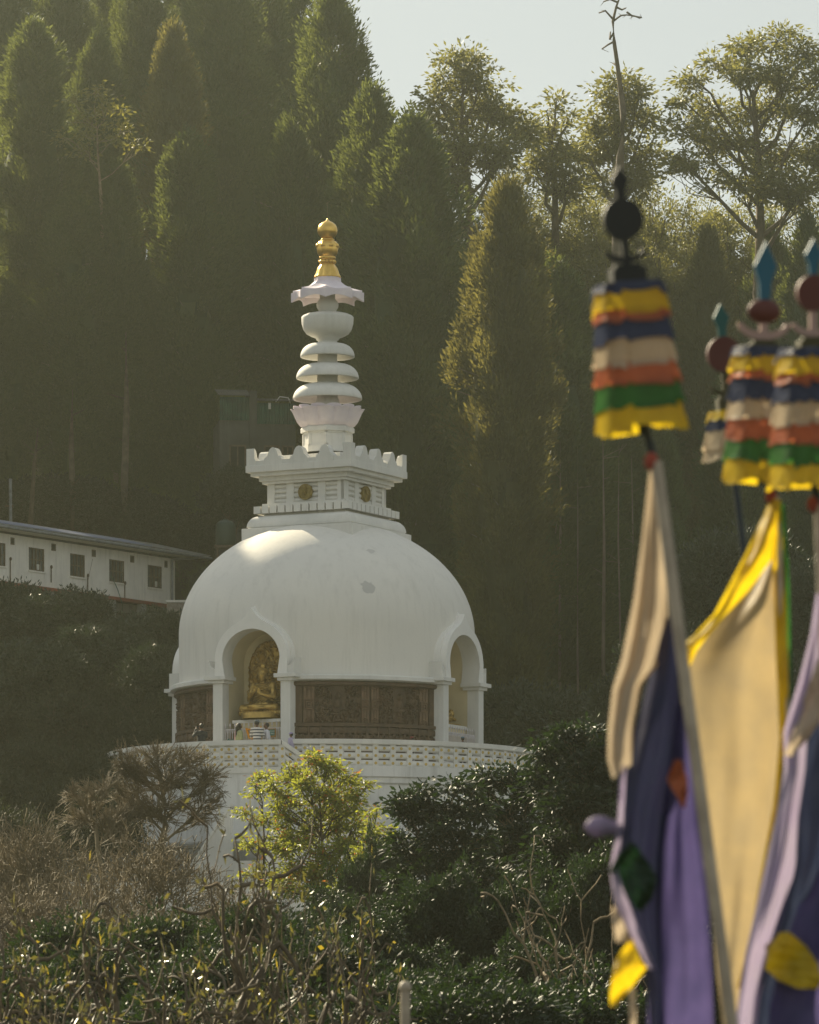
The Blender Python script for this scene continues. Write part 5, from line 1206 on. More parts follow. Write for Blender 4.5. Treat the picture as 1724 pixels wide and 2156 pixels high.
mound(rho[1], 560, 1010, 1120, 251, 'dark bush between the shack and the harmika corner'.replace('harmika', 'pagoda'), 110, 'bush')
for i, (px, pt, w, wh) in enumerate([(30, 1020, 120, 'left of the grey pole'), (100, 1000, 130, 'above the blue roof sheet'), (170, 1010, 130, 'above the middle of the tin roof'), (240, 1030, 120, 'right of the middle of the tin roof'), (310, 1050, 120, 'above the right part of the tin roof'), (380, 1080, 110, 'above the right end of the tin roof'), (430, 1090, 90, 'beside the green water tank')]): mound(rho[i % 2], px, pt, pt + 130, 261 + i % 2, 'dark shrub behind the white house, ' + wh, w * 1.3, 'shrub', 'dark shrubs behind the white house')
mound(rho[1], 478, 1195, 1300, 246, 'dark bush in front of the green water tank', 110, 'bush')
# right side understorey in the dark
GB = 'shrubs at the foot of the wood on the right'
BL_ = ['between the nearest pole and the yellow-bordered flag, upper one', 'right under the dark rear pole', 'right of the yellow sleeve, top one', 'left of the yellow-bordered flag, behind its corner', 'hidden behind the cream flag', 'behind the right edge flag', 'behind the lower cream flag', 'left of the nearest beige flag', 'some way right of the right niche', 'between the dome and the nearest flag', 'close to the right niche pier']
for i, (px, pt, Y, w) in enumerate([(1480, 1160, 226, 200), (1560, 1120, 224, 190), (1690, 1180, 222, 220), (1420, 1320, 222, 180), (1600, 1360, 220, 240), (1700, 1400, 218, 220), (1500, 1420, 216, 220), (1340, 1420, 224, 160), (1120, 1440, 232, 200), (1230, 1460, 228, 220), (1050, 1480, 234, 180)]):
    mound(rho[i % 2], px, pt, pt + 260, Y, 'dark evergreen shrub ' + BL_[i], w, 'shrub', GB)
# foreground planting
GD = 'glossy dark evergreens in front of the pagoda on the right'
for i, (px, pt, pb, Y, wp, lab) in enumerate((
    (1150, 1800, 2300, 124, 300, 'glossy dark tree low in front of the tallest one'), (960, 1830, 2350, 118, 330, 'glossy dark bush low at the bottom centre right'), (1290, 1760, 2350, 120, 300, 'glossy dark tree partly behind the purple flag'), (1400, 1640, 2300, 128, 300, 'glossy dark tree seen between the flags'),
    (780, 1930, 2350, 112, 320, 'glossy dark bush at the bottom centre'), (1130, 1980, 2420, 108, 400, 'glossy dark bush at the bottom edge right of centre'), (1600, 1700, 2350, 126, 320, 'glossy dark tree hidden behind the cream flag'))):
    mound(dark[i % 2], px, pt, pb, Y, lab, wp, 'tree', GD)
GY = 'yellow-green trees in front of the platform'
lobed_tree('yellow_green_tree', 'bright yellow-green tree with orange tips in front of the platform', 'tree', GY, [(655, 1604, 34, 22), (690, 1618, 40, 24), (725, 1640, 34, 24), (612, 1630, 34, 22), (760, 1672, 28, 26), (575, 1655, 20, 14), (650, 1662, 70, 30), (720, 1690, 60, 34), (590, 1690, 40, 24), (660, 1730, 80, 36), (740, 1750, 55, 36), (610, 1770, 60, 34), (690, 1800, 80, 40), (770, 1800, 36, 34), (640, 1850, 80, 40), (740, 1870, 70, 40)], 166, (670, 2100), 'leaf_yg', 'bark', .16, .36, 60, .30, 330, .11, 130)
lobed_tree('yellow_green_tree', 'smaller yellow-green tree reaching left of the bright one', 'tree', GY, [(530, 1640, 26, 12), (560, 1632, 22, 10), (548, 1665, 34, 14), (525, 1715, 34, 16), (570, 1720, 34, 20), (530, 1772, 44, 20), (580, 1790, 40, 26), (545, 1840, 46, 26), (600, 1850, 40, 30)], 168, (570, 2060), 'leaf_yg', 'bark', .15, .36, 40, .28, 330, .08, 131)
lobed_tree('glossy_evergreen_tree', 'glossy dark tree with two rounded heads below the balustrade', 'tree', GD, [(885, 1672, 42, 26), (962, 1662, 38, 22), (850, 1720, 34, 40), (925, 1715, 66, 34), (1005, 1712, 36, 28), (870, 1780, 52, 44), (960, 1780, 80, 46), (900, 1860, 80, 50), (1010, 1850, 70, 54), (950, 1940, 100, 56)], 134, (940, 2250), 'leaf_dark', 'bark_pale', .19, .38, 60, .36, 420, .10, 140)
lobed_tree('glossy_evergreen_tree', 'glossy dark tree between the two-headed one and the tallest one', 'tree', GD, [(1025, 1648, 42, 26), (1075, 1636, 38, 26), (1050, 1700, 62, 40), (1110, 1690, 44, 50), (1060, 1780, 80, 54), (1130, 1790, 60, 60), (1080, 1880, 90, 60)], 137, (1080, 2250), 'leaf_dark', 'bark_pale', .19, .38, 60, .36, 420, .10, 141)
lobed_tree('glossy_evergreen_tree', 'tallest glossy dark tree beside the nearest prayer flag', 'tree', GD, [(1150, 1582, 34, 28), (1195, 1552, 42, 24), (1245, 1542, 38, 22), (1278, 1580, 36, 36), (1210, 1610, 66, 40), (1140, 1650, 40, 40), (1275, 1660, 50, 50), (1200, 1700, 80, 54), (1280, 1750, 60, 60), (1170, 1790, 80, 60), (1250, 1850, 90, 60), (1340, 1640, 60, 60), (1360, 1760, 60, 70)], 130, (1220, 2250), 'leaf_dark', 'bark_pale', .19, .38, 64, .36, 420, .12, 142)
mound(dark[0], 700, 1870, 2300, 150, 'dark bush under the bright yellow-green tree', 330, 'bush', GD)
mound(dark[1], 800, 1760, 2250, 156, 'dark bush between the yellow-green tree and the two-headed dark tree', 170, 'bush', GD)
lobed_tree('yellow_green_tree', 'shaded yellow-green tree right of the bright one', 'tree', GY, [(785, 1715, 22, 16), (800, 1760, 30, 26), (770, 1800, 40, 30), (810, 1850, 40, 36), (750, 1880, 50, 36)], 160, (790, 2100), 'leaf_yg', 'bark', .15, .36, 46, .28, 330, .08, 133)
GT = 'bare brown twig shrubs at the lower left'
lobed_tree('bare_twig_shrub', 'rounded bare twig shrub standing in front of the left balustrade', 'shrub', GT, [(330, 1592, 50, 26), (395, 1598, 46, 28), (280, 1625, 40, 34), (440, 1640, 36, 40), (355, 1640, 80, 40), (270, 1680, 36, 40), (262, 1606, 30, 24), (425, 1700, 44, 40), (330, 1700, 70, 44)], 150, (340, 1900), None, 'twig', 0, 0, 0, 0, 150, .15, 150, twigs=True)
lobed_tree('bare_twig_shrub', 'bare twig shrub left of the rounded one', 'shrub', GT, [(165, 1680, 34, 22), (215, 1665, 40, 26), (190, 1720, 60, 34), (245, 1730, 40, 40)], 147, (215, 1930), None, 'twig', 0, 0, 0, 0, 150, .12, 151, twigs=True)
for i, (px, pt, pb, Y, wp, lab) in enumerate(((90, 1690, 2040, 142, 260, 'bare brown twig shrub low in the left corner'),
    (-10, 1700, 2040, 144, 240, 'bare brown twig shrub at the left edge'), (300, 1720, 2060, 138, 300, 'bare twig shrub below the rounded one'), (150, 1800, 2120, 128, 330, 'dense bare twig shrub low on the left'), (20, 1830, 2150, 124, 320, 'dense bare twig shrub in the bottom left'), (330, 1880, 2150, 124, 300, 'dense bare twig shrub below the stair'))):
    mound(twg[i % 2], px, pt, pb, Y, lab, wp, 'shrub', GT)
mound(twg[0], 500, 1835, 2100, 130, 'bare twig shrub hiding the foot of the white platform', 260, 'shrub', GT)
# magnolias with crooked limbs and a few big leaves, nearest of the plants
MG = dict(depth=4, n=[3, 2, 2, 2], spread=.95, len=.86, up=.03, wig=.32, taper=.80, seg=3, midtips=0)
mag = [bush_proto('magnolia_bush', 71, 4, MG, (4, .26, .24, .30, .1), 'leaf_dry', 5, 'twig_dark', .022, .17, .26, 1.3), bush_proto('magnolia_bush', 72, 4, dict(MG, spread=.9), (4, .26, .24, .30, .1), 'leaf_dry', 5, 'twig_dark', .022, .17, .26, 1.3)]
pbare = bush_proto('bare_pale_shrub', 75, 4, dict(MG, spread=.8), None, None, 4, 'bark_pale', .018, .08, .26, 1.0)
lowb = bush_proto('low_evergreen_bush', 73, 3, dict(DK, depth=4), (22, .36, .16, .34, .2), 'leaf_dark', 6, 'bark', .01, .05, .3, 1.0, jit=.25)
TR = {}
for o in list(bpy.data.objects):
    if o.parent: TR.setdefault(o.parent, []).append(o)
for p in mag + [lowb, pbare]:
    w = 0
    for c in TR.get(p, []):
        n = len(c.data.vertices); co = np.empty(n * 3, np.float32); c.data.vertices.foreach_get('co', co); co = co.reshape(-1, 3); w = max(w, np.percentile(np.abs(co[:, 0]), 97))
    p['_w'] = float(2 * w)
GM = 'crooked magnolias with a few leathery leaves along the bottom'
for i, (px, pt, pb, Y, wp, lab) in enumerate(((560, 1640, 2300, 82, 420, 'magnolia with bare upright shoots crossing the yellow-green tree'), (300, 1800, 2350, 80, 460, 'crooked magnolia low in front of the twig shrubs'), (60, 1850, 2400, 78, 420, 'crooked magnolia in the bottom left corner'),
    (690, 1790, 2350, 84, 360, 'magnolia with shining yellow leaves at the bottom centre'), (450, 1930, 2450, 74, 480, 'lowest magnolia at the bottom edge'), (180, 1980, 2450, 72, 460, 'low magnolia at the bottom edge near the left corner'))):
    mound(mag[i % 2], px, pt, pb, Y, lab, wp, 'bush', GM)
for i, (px, pt, pb, Y, wp, lab) in enumerate(((1190, 1740, 2300, 104, 300, 'bare pale branched shrub in front of the tallest glossy dark tree'),)): mound(pbare, px, pt, pb, Y, lab, wp, 'shrub')
GL = 'low evergreen bushes behind the magnolias'
LL = ['at the left edge near the bottom', 'under the left crooked magnolia', 'below the stair behind magnolia twigs', 'under the shining yellow magnolia leaves', 'left of the wooden post top', 'in the bottom left corner', 'at the bottom edge left of centre', 'at the bottom edge below the yellow-green tree', 'directly under the yellow-green tree', 'at the foot of the rounded twig shrub', 'right of the wooden post top', 'left of the purple flag at the bottom', 'behind the left crooked magnolia']
for i, (px, pt, Y, wp) in enumerate([(40, 2010, 100, 330), (240, 1990, 98, 340), (450, 1990, 96, 340), (640, 1960, 100, 330), (820, 2040, 94, 330), (100, 2080, 88, 380), (340, 2090, 86, 380), (600, 2090, 88, 380), (560, 1900, 106, 280), (350, 1920, 108, 280), (1000, 2060, 90, 380), (1220, 2060, 92, 380), (160, 1930, 110, 280)]):
    mound(lowb, px, pt, pt + 330, Y, 'low dark evergreen bush ' + LL[i], wp, 'bush', GL)

# ================================================================ prayer flags and banners (nearest things)
CL = {k: cloth('cloth_' + k, c, tf, c2) for k, c, tf, c2 in (
 ('navy', (.030, .040, .085), .3, (.045, .055, .10)), ('yellow', (.78, .56, .015), .55, (.62, .42, .01)), ('orange', (.56, .16, .06), .5, (.38, .10, .045)), ('cream', (.44, .33, .17), .5, (.36, .28, .16)),
 ('tiercream', (.62, .50, .34), .45, (.52, .42, .28)), ('green', (.05, .21, .035), .5, (.03, .12, .02)), ('beige', (.46, .37, .26), .5, (.42, .34, .25)), ('purple', (.105, .083, .22), .45, (.07, .06, .16)), ('darknavy', (.032, .030, .075), .2, (.03, .035, .075)), ('lilac', (.36, .31, .42), .5, (.34, .28, .42)), ('darkgreen', (.008, .035, .012), .3, (.01, .03, .012)))}
M['pole'] = surf('pole_wood', (.46, .38, .28), (.32, .26, .19), .6, 6, bump=.2); M['pole_dark'] = surf('dark_pole', (.015, .025, .03), rough=.5, bump=.1)
M['fin_black'] = surf('black_finial_paint', (.012, .012, .010), rough=.6, bump=.1); M['fin_blue'] = surf('blue_finial_paint', (.01, .10, .16), rough=.5, bump=.1); M['fin_teal'] = surf('teal_finial_paint', (.01, .09, .08), rough=.5, bump=.1)
M['fin_red'] = surf('dark_red_finial_paint', (.10, .022, .015), rough=.6, bump=.1); M['fin_pink'] = surf('pale_crescent_paint', (.42, .28, .24), rough=.6, bump=.1); M['fin_olive'] = surf('olive_box_paint', (.06, .05, .012), rough=.6, bump=.1)
M['rag'] = surf('red_knot', (.35, .07, .04), rough=.9, bump=.2)
def interp(poly, v):
    """poly: list of (x, y) sorted by y; returns x at y"""
    for (x0, y0), (x1, y1) in zip(poly[:-1], poly[1:]):
        if y0 <= v <= y1: return x0 + (x1 - x0) * (v - y0) / max(1e-6, y1 - y0)
    return poly[0][0] if v < poly[0][1] else poly[-1][0]
def sheet(name, left, right, Y, mat, parent, folds=3.0, amp=.05, dy=0.0, seed=0, nu=40, nv=90, origin=None, skew=0.0):
    """hanging cloth between two edge lines given top to bottom, at distance Y, folded in depth"""
    def resample(poly, n):
        L = [0]
        for a, b in zip(poly[:-1], poly[1:]): L.append(L[-1] + math.hypot(b[0] - a[0], b[1] - a[1]))
        out = []
        for i in range(n + 1):
            s = L[-1] * i / n; k = 0
            while k < len(L) - 2 and L[k + 1] < s: k += 1
            u = (s - L[k]) / max(1e-6, L[k + 1] - L[k]); out.append((poly[k][0] + (poly[k + 1][0] - poly[k][0]) * u, poly[k][1] + (poly[k + 1][1] - poly[k][1]) * u))
        return out
    r1 = random.Random(seed + 77); Lp, Rp = resample(left, nv), resample(right, nv); V = []; p1, p2 = r1.uniform(0, 6), r1.uniform(0, 6)
    for j in range(nv + 1):
        for i in range(nu + 1):
            u, v = i / nu, j / nv; px = Lp[j][0] + (Rp[j][0] - Lp[j][0]) * u; py = Lp[j][1] + (Rp[j][1] - Lp[j][1]) * u
            w = abs(Rp[j][0] - Lp[j][0]) * Y / F
            d = amp * min(1, w / .15) * (sin(pi * folds * u + p1 + 1.6 * v + .8 * sin(2.2 * v + p2)) * .75 + .25 * sin(pi * folds * 2.3 * u + p2 - 3.1 * v)) * (.5 + .5 * sin(pi * min(1, .15 + v))) + .02 * sin(9 * v + 3 * u + p2) + .0025 * sin(19 * u + 14 * v + p1) + .003 * sin(37 * v - 9 * u + p2) + skew * (u - .5)
            q = P(px, py, Y + dy); q.y += d; V.append(q - (origin or Vector()))
    i = np.arange(nv)[:, None] * (nu + 1) + np.arange(nu)[None, :]
    return np_mesh(name, np.array([tuple(p) for p in V]), np.stack([i, i + nu + 1, i + nu + 2, i + 1], -1).reshape(-1, 4), mat, parent, smooth=True)
def banner(label, top, bot, Y, wt, wb, rz, seed, parts, fin, pole_to=None, lean=None):
    """square tiered banner; top/bot: pixel centres of its upper and lower rims; fin: finial spec"""
    a, b = P(*top, Y), P(*bot, Y); a = a + Vector((0, -.09 * (a - b).length, 0)); root = empty('tiered_banner', tuple(b)); tag(root, label, 'banner', None)
    ax = (a - b); H = ax.length; zv = ax.normalized(); yv = (Vector((0, 1, 0)) - zv * zv.y).normalized(); R = Matrix((yv.cross(zv), yv, zv)).transposed().to_4x4() @ Matrix.Rotation(rz, 4, 'Z'); r1 = random.Random(seed); S = Y / F
    tot = sum(h for _, h in parts); z = H; w0 = wt * S / 2; w1 = wb * S / 2; fr = 0
    for k, (cn, hh) in enumerate(parts):
        z1 = z - H * hh / tot; f0 = (H - z) / H; f1 = (H - z1) / H; wa = w0 + (w1 - w0) * f0; wb_ = w0 + (w1 - w0) * f1 + .006
        n = 176; rows = 11; V = []; ph = [r1.uniform(0, 6.28) for _ in range(6)]; npn = 8; pz = [r1.uniform(-.016, .012) for _ in range(npn)]; pf = [r1.uniform(0, .07) for _ in range(npn)]; pt = [r1.uniform(-.012, .012) for _ in range(npn)]
        for j in range(rows):
            v = j / (rows - 1)
            for i in range(n):
                t = 2 * pi * i / n; c, s = cos(t), sin(t); e = .5; x = math.copysign(abs(c) ** e, c); y = math.copysign(abs(s) ** e, s)
                pn = (t + .25) / (2 * pi) * npn; k_ = int(pn) % npn; f_ = pn - int(pn); seam = exp(-(min(f_, 1 - f_) / .05) ** 2)
                rad = (wa * .985 + (wb_ - wa * .985) * v ** .8) * (1 + pf[k_] * v * v * (1 - seam) - .05 * seam * v)
                fl = 1 + .018 * v * (sin(9 * t + ph[0]) + .6 * sin(17 * t + ph[1])) + .006 * sin(31 * t + ph[4] + 9 * v) + .006 * sin(23 * v + 6 * t + ph[5])
                zz_ = z + .008 + (z1 - z - .010) * v + v * (pz[k_] + pt[k_] * (f_ - .5) * 2) + .004 * v * sin(11 * t + ph[4]) + .018 * v * seam
                V.append(R @ Vector((x * rad * fl, y * rad * fl, zz_)))
        Q = [(j * n + i, j * n + (i + 1) % n, (j + 1) * n + (i + 1) % n, (j + 1) * n + i) for j in range(rows - 1) for i in range(n)]
        np_mesh('cloth_tier', np.array([tuple(p) for p in V]), np.array(Q)[:, ::-1], CL[cn], root, smooth=True); z = z1
    m = MB(); m.add([R @ Vector((x * w0 * .95, y * w0 * .95, H + .005)) for x, y in ((-1, -1), (1, -1), (1, 1), (-1, 1))], [(0, 1, 2, 3)]); m.build('top_board', M['fin_olive'], root)
    # finial: local frame, z up the pole, seen face-on
    yv = Vector((0, 1, 0)); zv = ax.normalized(); yv = (yv - zv * yv.dot(zv)).normalized(); xv = yv.cross(zv)
    dm, dsc, crs, box = fin['mats']; Rf = Matrix((xv, yv, zv)).transposed().to_4x4() @ Matrix.Rotation(radians(fin.get('yaw', 8)), 4, 'Z'); Z = lambda p: H + p * S
    def T(p): return Rf @ Vector(p)
    m = MB(); bw, bh = fin['box']; m.box(-bw * S, bw * S, -bw * S * .8, bw * S * .8, Z(0), Z(bh)); m.box(-bw * S * .75, bw * S * .75, -bw * S * .6, bw * S * .6, Z(bh), Z(bh + 8)); m.xf(Rf); m.build('finial_box', box, root, bevel=.003)
    cz = fin['cres_z']; cr = fin['cres']; m = MB(); out = []
    for i in range(21):
        t = pi + pi * i / 20; out.append((cr * cos(t), cz + cr * .62 * sin(t) + cr * .55))
    for i in range(21):
        t = 2 * pi - pi * i / 20; out.append((cr * .80 * cos(t), cz + cr * .32 * sin(t) + cr * .55))
    m.prism([(x * S, Z(z_)) for x, z_ in out], -.014, .014); m.box(-8 * S, 8 * S, -.012, .012, Z(fin['box'][1]), Z(fin['disc_z'])); m.xf(Rf); m.build('crescent', crs, root)
    dz, drx, drz = fin['disc_z'], fin['disc'][0], fin['disc'][1]; m = MB()
    if fin.get('ball'): m.ball((0, 0, Z(dz)), (drx * S, drx * S * .5, drz * S), 24, 14)
    else: m.prism([(drx * S * cos(2 * pi * i / 40), Z(dz) + drz * S * sin(2 * pi * i / 40)) for i in range(40)], -.02, .02)
    m.xf(Rf); m.build('sun_disc', dsc, root)
    b0 = dz + drz - 3; L_ = fin['tip']; hw = fin['tipw']; out = [(-hw * .45, b0), (hw * .45, b0), (hw * .55, b0 + L_ * .3), (hw, b0 + L_ * .58), (0, b0 + L_), (-hw, b0 + L_ * .58), (-hw * .55, b0 + L_ * .3)]
    m = MB(); m.prism([(x * S, Z(z_)) for x, z_ in out], -.016, .016); m.xf(Rf); m.build('diamond_tip', dm, root, bevel=.004)
    m = MB(); m.tube(T((0, 0, -.02)), T((0, 0, Z(fin['disc_z']))), .012, n=8); 
    if lean: m.tube(T((0, 0, .1)), P(*lean, Y) - b, .016, .018, 10)
    m.build('rod', M['pole_dark'], root)
    return root
TI = [('navy', 20), ('yellow', 44), ('orange', 20), ('navy', 52), ('tiercream', 58), ('orange', 50), ('green', 54), ('yellow', 56)]
D1, D2, D3, D4 = 23.0, 26.0, 25.0, 31.0
TOPB = (.7, .0)
banner('nearest tiered cloth banner with black disc finial, leaning, left of the others', (1322, 604), (1350, 905), D1, 132, 168, radians(14), 1, TI,
       dict(mats=(M['fin_black'], M['fin_black'], M['fin_black'], M['fin_black']), box=(36, 34), cres_z=48, cres=44, disc_z=136, disc=(43, 44), tip=70, tipw=19), lean=(1381, 985))
banner('middle tiered banner with blue diamond and dark red oval finial', (1605, 738), (1600, 1012), D2, 112, 132, radians(24), 2, TI,
       dict(mats=(M['fin_blue'], M['fin_red'], M['fin_pink'], M['fin_olive']), box=(30, 10), cres_z=22, cres=56, disc_z=78, disc=(36, 26), tip=122, tipw=24, ball=True), lean=(1632, 1070))
banner('rightmost tiered banner cut off by the picture edge, red disc finial', (1710, 742), (1712, 1026), D3, 130, 160, radians(20), 3, TI,
       dict(mats=(M['fin_blue'], M['fin_red'], M['fin_pink'], M['fin_olive']), box=(32, 20), cres_z=32, cres=46, disc_z=120, disc=(36, 38), tip=78, tipw=18), lean=(1722, 1075))
banner('small rear banner with teal diamond finial, pale and bunched up', (1532, 868), (1540, 965), D4, 70, 100, radians(30), 4, [('yellow', 20), ('navy', 30), ('tiercream', 50), ('tiercream', 30)],
       dict(mats=(M['fin_teal'], M['fin_red'], M['fin_olive'], M['fin_olive']), box=(22, 26), cres_z=36, cres=34, disc_z=120, disc=(36, 37), tip=72, tipw=17), lean=(1569, 1190))
def flagpole(label, top, bot, Y, r, mat, knot=True):
    a, b = P(*top, Y), P(*bot, Y); root = empty('flagpole', tuple(b)); tag(root, label, 'pole', None)
    m = MB(); m.tube((0, 0, 0), a - b, r * 1.15, r, 14); m.build('shaft', mat, root)
    if knot: m = MB(); m.ball(a - b + Vector((-.02, 0, 0)), (.03, .03, .04), 10, 7); m.build('knot', M['rag'], root)
    return root
def fp(x0, y0, x1, y1, yb): return (x0 + (x1 - x0) * (yb - y0) / (y1 - y0), yb)
GRD = lambda Y: HY + 3.4 * F / Y
pole1 = flagpole('wooden pole of the nearest prayer flag, leaning from the banner down to the right', (1381, 972), fp(1381, 972, 1540, 2156, GRD(D1)), D1 - .16, .026, M['pole'])
pole2 = flagpole('pole sleeved in yellow cloth under the middle banner', (1632, 1045), fp(1632, 1045, 1668, 1700, GRD(D2)), D2, .02, M['pole'])
pole3 = flagpole('rightmost pole entering the picture under the cut-off banner', (1722, 1062), fp(1722, 1062, 1760, 2156, GRD(D3)), D3, .02, M['pole'])
fl = empty('prayer_flag', tuple(P(1381, 2300, D1))); tag(fl, 'long narrow prayer flag of beige, navy and purple cloth on the nearest leaning pole', 'flag'); O = fl.location.copy()
def px_pole(y): return 1381 + (y - 972) * 159 / 1184
sheet('beige_cloth', [(1368, 985), (1352, 1130), (1334, 1260), (1308, 1390), (1290, 1450), (1281, 1530), (1279, 1600), (1290, 1640)], [(1386, 985), (1396, 1100), (1404, 1220), (1408, 1330), (1385, 1400), (1352, 1440), (1335, 1520), (1329, 1610)], D1, CL['beige'], fl, 2.6, .07, -.02, 1, origin=O)
sheet('navy_cloth', [(1400, 1300), (1365, 1430), (1338, 1530), (1308, 1620), (1300, 1740), (1286, 1840), (1300, 1920), (1328, 1985), (1362, 2060), (1372, 2200), (1372, 2330)], [(1418, 1300), (1436, 1430), (1443, 1530), (1440, 1640), (1405, 1720), (1395, 1800), (1392, 1900), (1392, 2000), (1396, 2100), (1398, 2200), (1398, 2330)], D1, CL['darknavy'], fl, 2.2, .06, .02, 2, origin=O)
sheet('purple_cloth', [(1425, 1480), (1405, 1640), (1385, 1760), (1372, 1900), (1365, 2050), (1360, 2330)], [(1446, 1480), (1462, 1640), (1476, 1760), (1492, 1900), (1500, 2050), (1508, 2330)], D1, CL['purple'], fl, 2.0, .05, .06, 3, origin=O)
sheet('lilac_hem', [(1306, 1612), (1300, 1740), (1284, 1830), (1292, 1890), (1322, 1962), (1366, 2040)], [(1318, 1612), (1312, 1740), (1300, 1830), (1314, 1880), (1346, 1955), (1380, 2040)], D1, CL['lilac'], fl, 1, .02, -.03, 4, origin=O, nu=10)
sheet('pale_edge_strip', [(1325, 2080), (1326, 2330)], [(1338, 2080), (1341, 2330)], D1, CL['beige'], fl, 1, .01, -.02, 14, origin=O, nu=8)
sheet('green_tab', [(1326, 1772), (1300, 1800), (1284, 1832), (1318, 1880), (1340, 1915)], [(1336, 1775), (1368, 1820), (1382, 1850), (1374, 1890), (1352, 1918)], D1, CL['darkgreen'], fl, 1.2, .03, -.07, 5, origin=O)
sheet('yellow_tab', [(1325, 1978), (1296, 2020), (1287, 2060), (1283, 2095), (1285, 2118)], [(1332, 1978), (1348, 2022), (1362, 2036), (1325, 2085), (1292, 2120)], D1, CL['yellow'], fl, 1.2, .03, -.06, 6, origin=O)
sheet('beige_tab', [(1288, 1908), (1290, 1950), (1298, 1985)], [(1296, 1908), (1316, 1950), (1330, 1985)], D1, CL['beige'], fl, 1, .02, -.05, 7, origin=O, nu=12)
sheet('orange_tab', [(1420, 1600), (1404, 1640), (1420, 1670), (1436, 1700)], [(1436, 1600), (1446, 1640), (1448, 1670), (1442, 1700)], D1, CL['orange'], fl, 1, .02, -.07, 8, origin=O, nu=12)
m = MB(); c = P(1262, 1740, D1) - O; m.ball(c, (.062, .05, .045), 16, 10); m.tube(c, P(1300, 1742, D1) - O, .035, .03, 10); m.build('lilac_loop', CL['lilac'], fl)
sheet('pole_sleeve', [(1374, 990), (1396, 1180), (1412, 1330), (1432, 1480)], [(1397, 990), (1425, 1180), (1442, 1330), (1460, 1480)], D1, surf('grey_green_sleeve', (.16, .15, .11), (.10, .10, .08), .9, 6, bump=.2), fl, .5, .03, .03, 9, origin=O, nu=12)
f2 = empty('prayer_flag', tuple(P(1640, 2300, D2))); tag(f2, 'broad cream prayer flag with a bright yellow border on the middle pole', 'flag'); O = f2.location.copy()
sheet('yellow_border', [(1622, 1052), (1564, 1176), (1503, 1292), (1462, 1335), (1441, 1352), (1444, 1380), (1449, 1405)], [(1634, 1052), (1626, 1176), (1572, 1250), (1519, 1307), (1488, 1340), (1466, 1372), (1452, 1405)], D2, CL['yellow'], f2, 1.4, .05, -.03, 10, origin=O)
sheet('cream_cloth', [(1622, 1180), (1575, 1245), (1520, 1305), (1470, 1365), (1449, 1410), (1451, 1480), (1470, 1560), (1480, 1700), (1490, 1850), (1503, 2000), (1520, 2160), (1540, 2330)], [(1630, 1180), (1632, 1260), (1634, 1340), (1637, 1420), (1640, 1500), (1644, 1580), (1634, 1700), (1608, 1850), (1585, 1980), (1560, 2080), (1546, 2160), (1545, 2330)], D2, CL['cream'], f2, 1.0, .10, .02, 11, origin=O, nu=60, nv=120)
sheet('yellow_sleeve', [(1626, 1052), (1628, 1200), (1632, 1330), (1636, 1460), (1642, 1560), (1645, 1590)], [(1644, 1052), (1652, 1200), (1657, 1330), (1661, 1460), (1662, 1560), (1648, 1590)], D2, CL['yellow'], f2, .6, .04, -.03, 12, origin=O, nu=14)
sheet('green_strip', [(1643, 1060), (1652, 1250), (1657, 1400), (1661, 1560)], [(1652, 1060), (1662, 1250), (1666, 1400), (1666, 1560)], D2, CL['green'], f2, .5, .01, .0, 13, origin=O, nu=8)
sheet('yellow_hem', [(1640, 1560), (1627, 1700), (1600, 1850), (1577, 1980), (1552, 2080)], [(1650, 1560), (1638, 1700), (1612, 1850), (1588, 1980), (1563, 2080)], D2, CL['yellow'], f2, .5, .01, -.03, 15, origin=O, nu=8)
f3 = empty('prayer_flag', tuple(P(1722, 2300, D3))); tag(f3, 'purple and navy prayer flag with pale lilac edge at the right border', 'flag'); O = f3.location.copy()
sheet('lilac_cloth', [(1718, 1250), (1705, 1340), (1680, 1440), (1650, 1540), (1652, 1620), (1634, 1720), (1612, 1820), (1590, 1920), (1568, 2010), (1555, 2100), (1545, 2200), (1540, 2330)], [(1740, 1250), (1735, 1340), (1725, 1440), (1700, 1540), (1695, 1620), (1680, 1720), (1675, 1820), (1655, 1920), (1620, 2010), (1600, 2100), (1590, 2200), (1580, 2330)], D3, CL['lilac'], f3, 2.2, .05, -.02, 20, origin=O, nu=50)
sheet('navy_cloth', [(1735, 1420), (1715, 1520), (1690, 1600), (1672, 1700), (1668, 1800), (1645, 1900), (1620, 1990), (1595, 2080), (1585, 2180), (1580, 2330)], [(1800, 1420), (1800, 1520), (1800, 1600), (1780, 1700), (1760, 1800), (1735, 1880), (1715, 1930), (1700, 2000), (1700, 2150), (1700, 2330)], D3, CL['navy'], f3, 1.6, .06, .03, 21, origin=O)
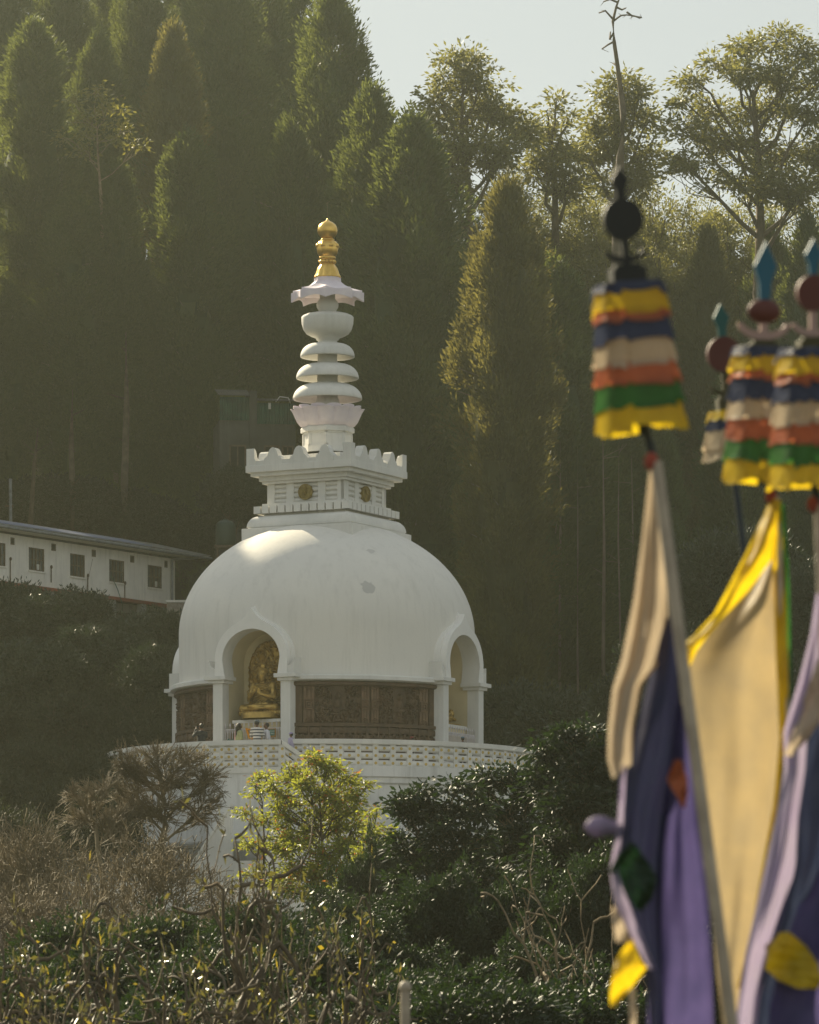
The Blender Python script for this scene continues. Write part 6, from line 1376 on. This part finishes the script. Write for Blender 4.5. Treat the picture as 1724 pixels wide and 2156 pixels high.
sheet('purple_cloth', [(1735, 1780), (1700, 1860), (1668, 1940), (1640, 2030), (1620, 2120), (1610, 2330)], [(1800, 1780), (1800, 1860), (1800, 1940), (1800, 2030), (1800, 2120), (1800, 2330)], D3, CL['purple'], f3, 1.6, .05, .0, 22, origin=O)
sheet('beige_cloth', [(1722, 1385), (1700, 1450), (1680, 1510), (1662, 1560), (1649, 1590)], [(1760, 1385), (1745, 1450), (1730, 1510), (1705, 1550), (1668, 1592)], D3, CL['beige'], f3, 1.5, .04, -.06, 23, origin=O, nu=20)
sheet('yellow_tab', [(1642, 1962), (1615, 2000), (1609, 2040), (1640, 2065), (1680, 2082)], [(1660, 1962), (1700, 1992), (1722, 2028), (1730, 2060), (1722, 2082)], D3, CL['yellow'], f3, 1, .03, -.09, 24, origin=O, nu=20)
m = MB(); m.path([P(1645, 1968, D3) - O, P(1630, 1985, D3) - O, P(1612, 1998, D3) - O], [.012, .02, .012], 8); m.build('pale_tie', CL['beige'], f3)
# blurred post at the bottom
bp = empty('wooden_post', (P(853, 2068, 40).x, 40, gh(P(853, 2068, 40).x, 40))); tag(bp, 'pale rounded top of a wooden post at the bottom edge', 'post')
hh = P(853, 2085, 40).z - bp.location.z; m = MB(); m.tube((0, 0, -.3), (0, 0, hh), .04, .035, 12); m.build('shaft', M['pole'], bp); m = MB(); m.ball((0, 0, hh + .02), (.045, .045, .05), 14, 9); m.build('knob', M['pole'], bp)

for p_ in con + brd + rho + [und, yg] + dark + twg + mag + [lowb, pbare]:      # drop kinds that were never placed
    if p_ not in used:
        for c_ in TR.get(p_, []) + kids(p_): 
            try: bpy.data.objects.remove(c_)
            except ReferenceError: pass
        bpy.data.objects.remove(p_)

# ================================================================ haze
m, t, N, L = _mat('haze_air')
pv = N('ShaderNodeVolumePrincipled'); pv.inputs['Color'].default_value = (.89, .93, .72, 1); pv.inputs['Density'].default_value = HAZE; pv.inputs['Anisotropy'].default_value = .88
o = N('ShaderNodeOutputMaterial'); L(pv.outputs[0], o.inputs['Volume'])
hz = MB(); hz.box(-430, 430, -70, 570, -8, 72); h_ = hz.build('haze', m); h_['kind'] = 'stuff'
for k in list(bpy.data.objects):
    for key in ('_h', '_r', '_w'):
        if key in k: del k[key]
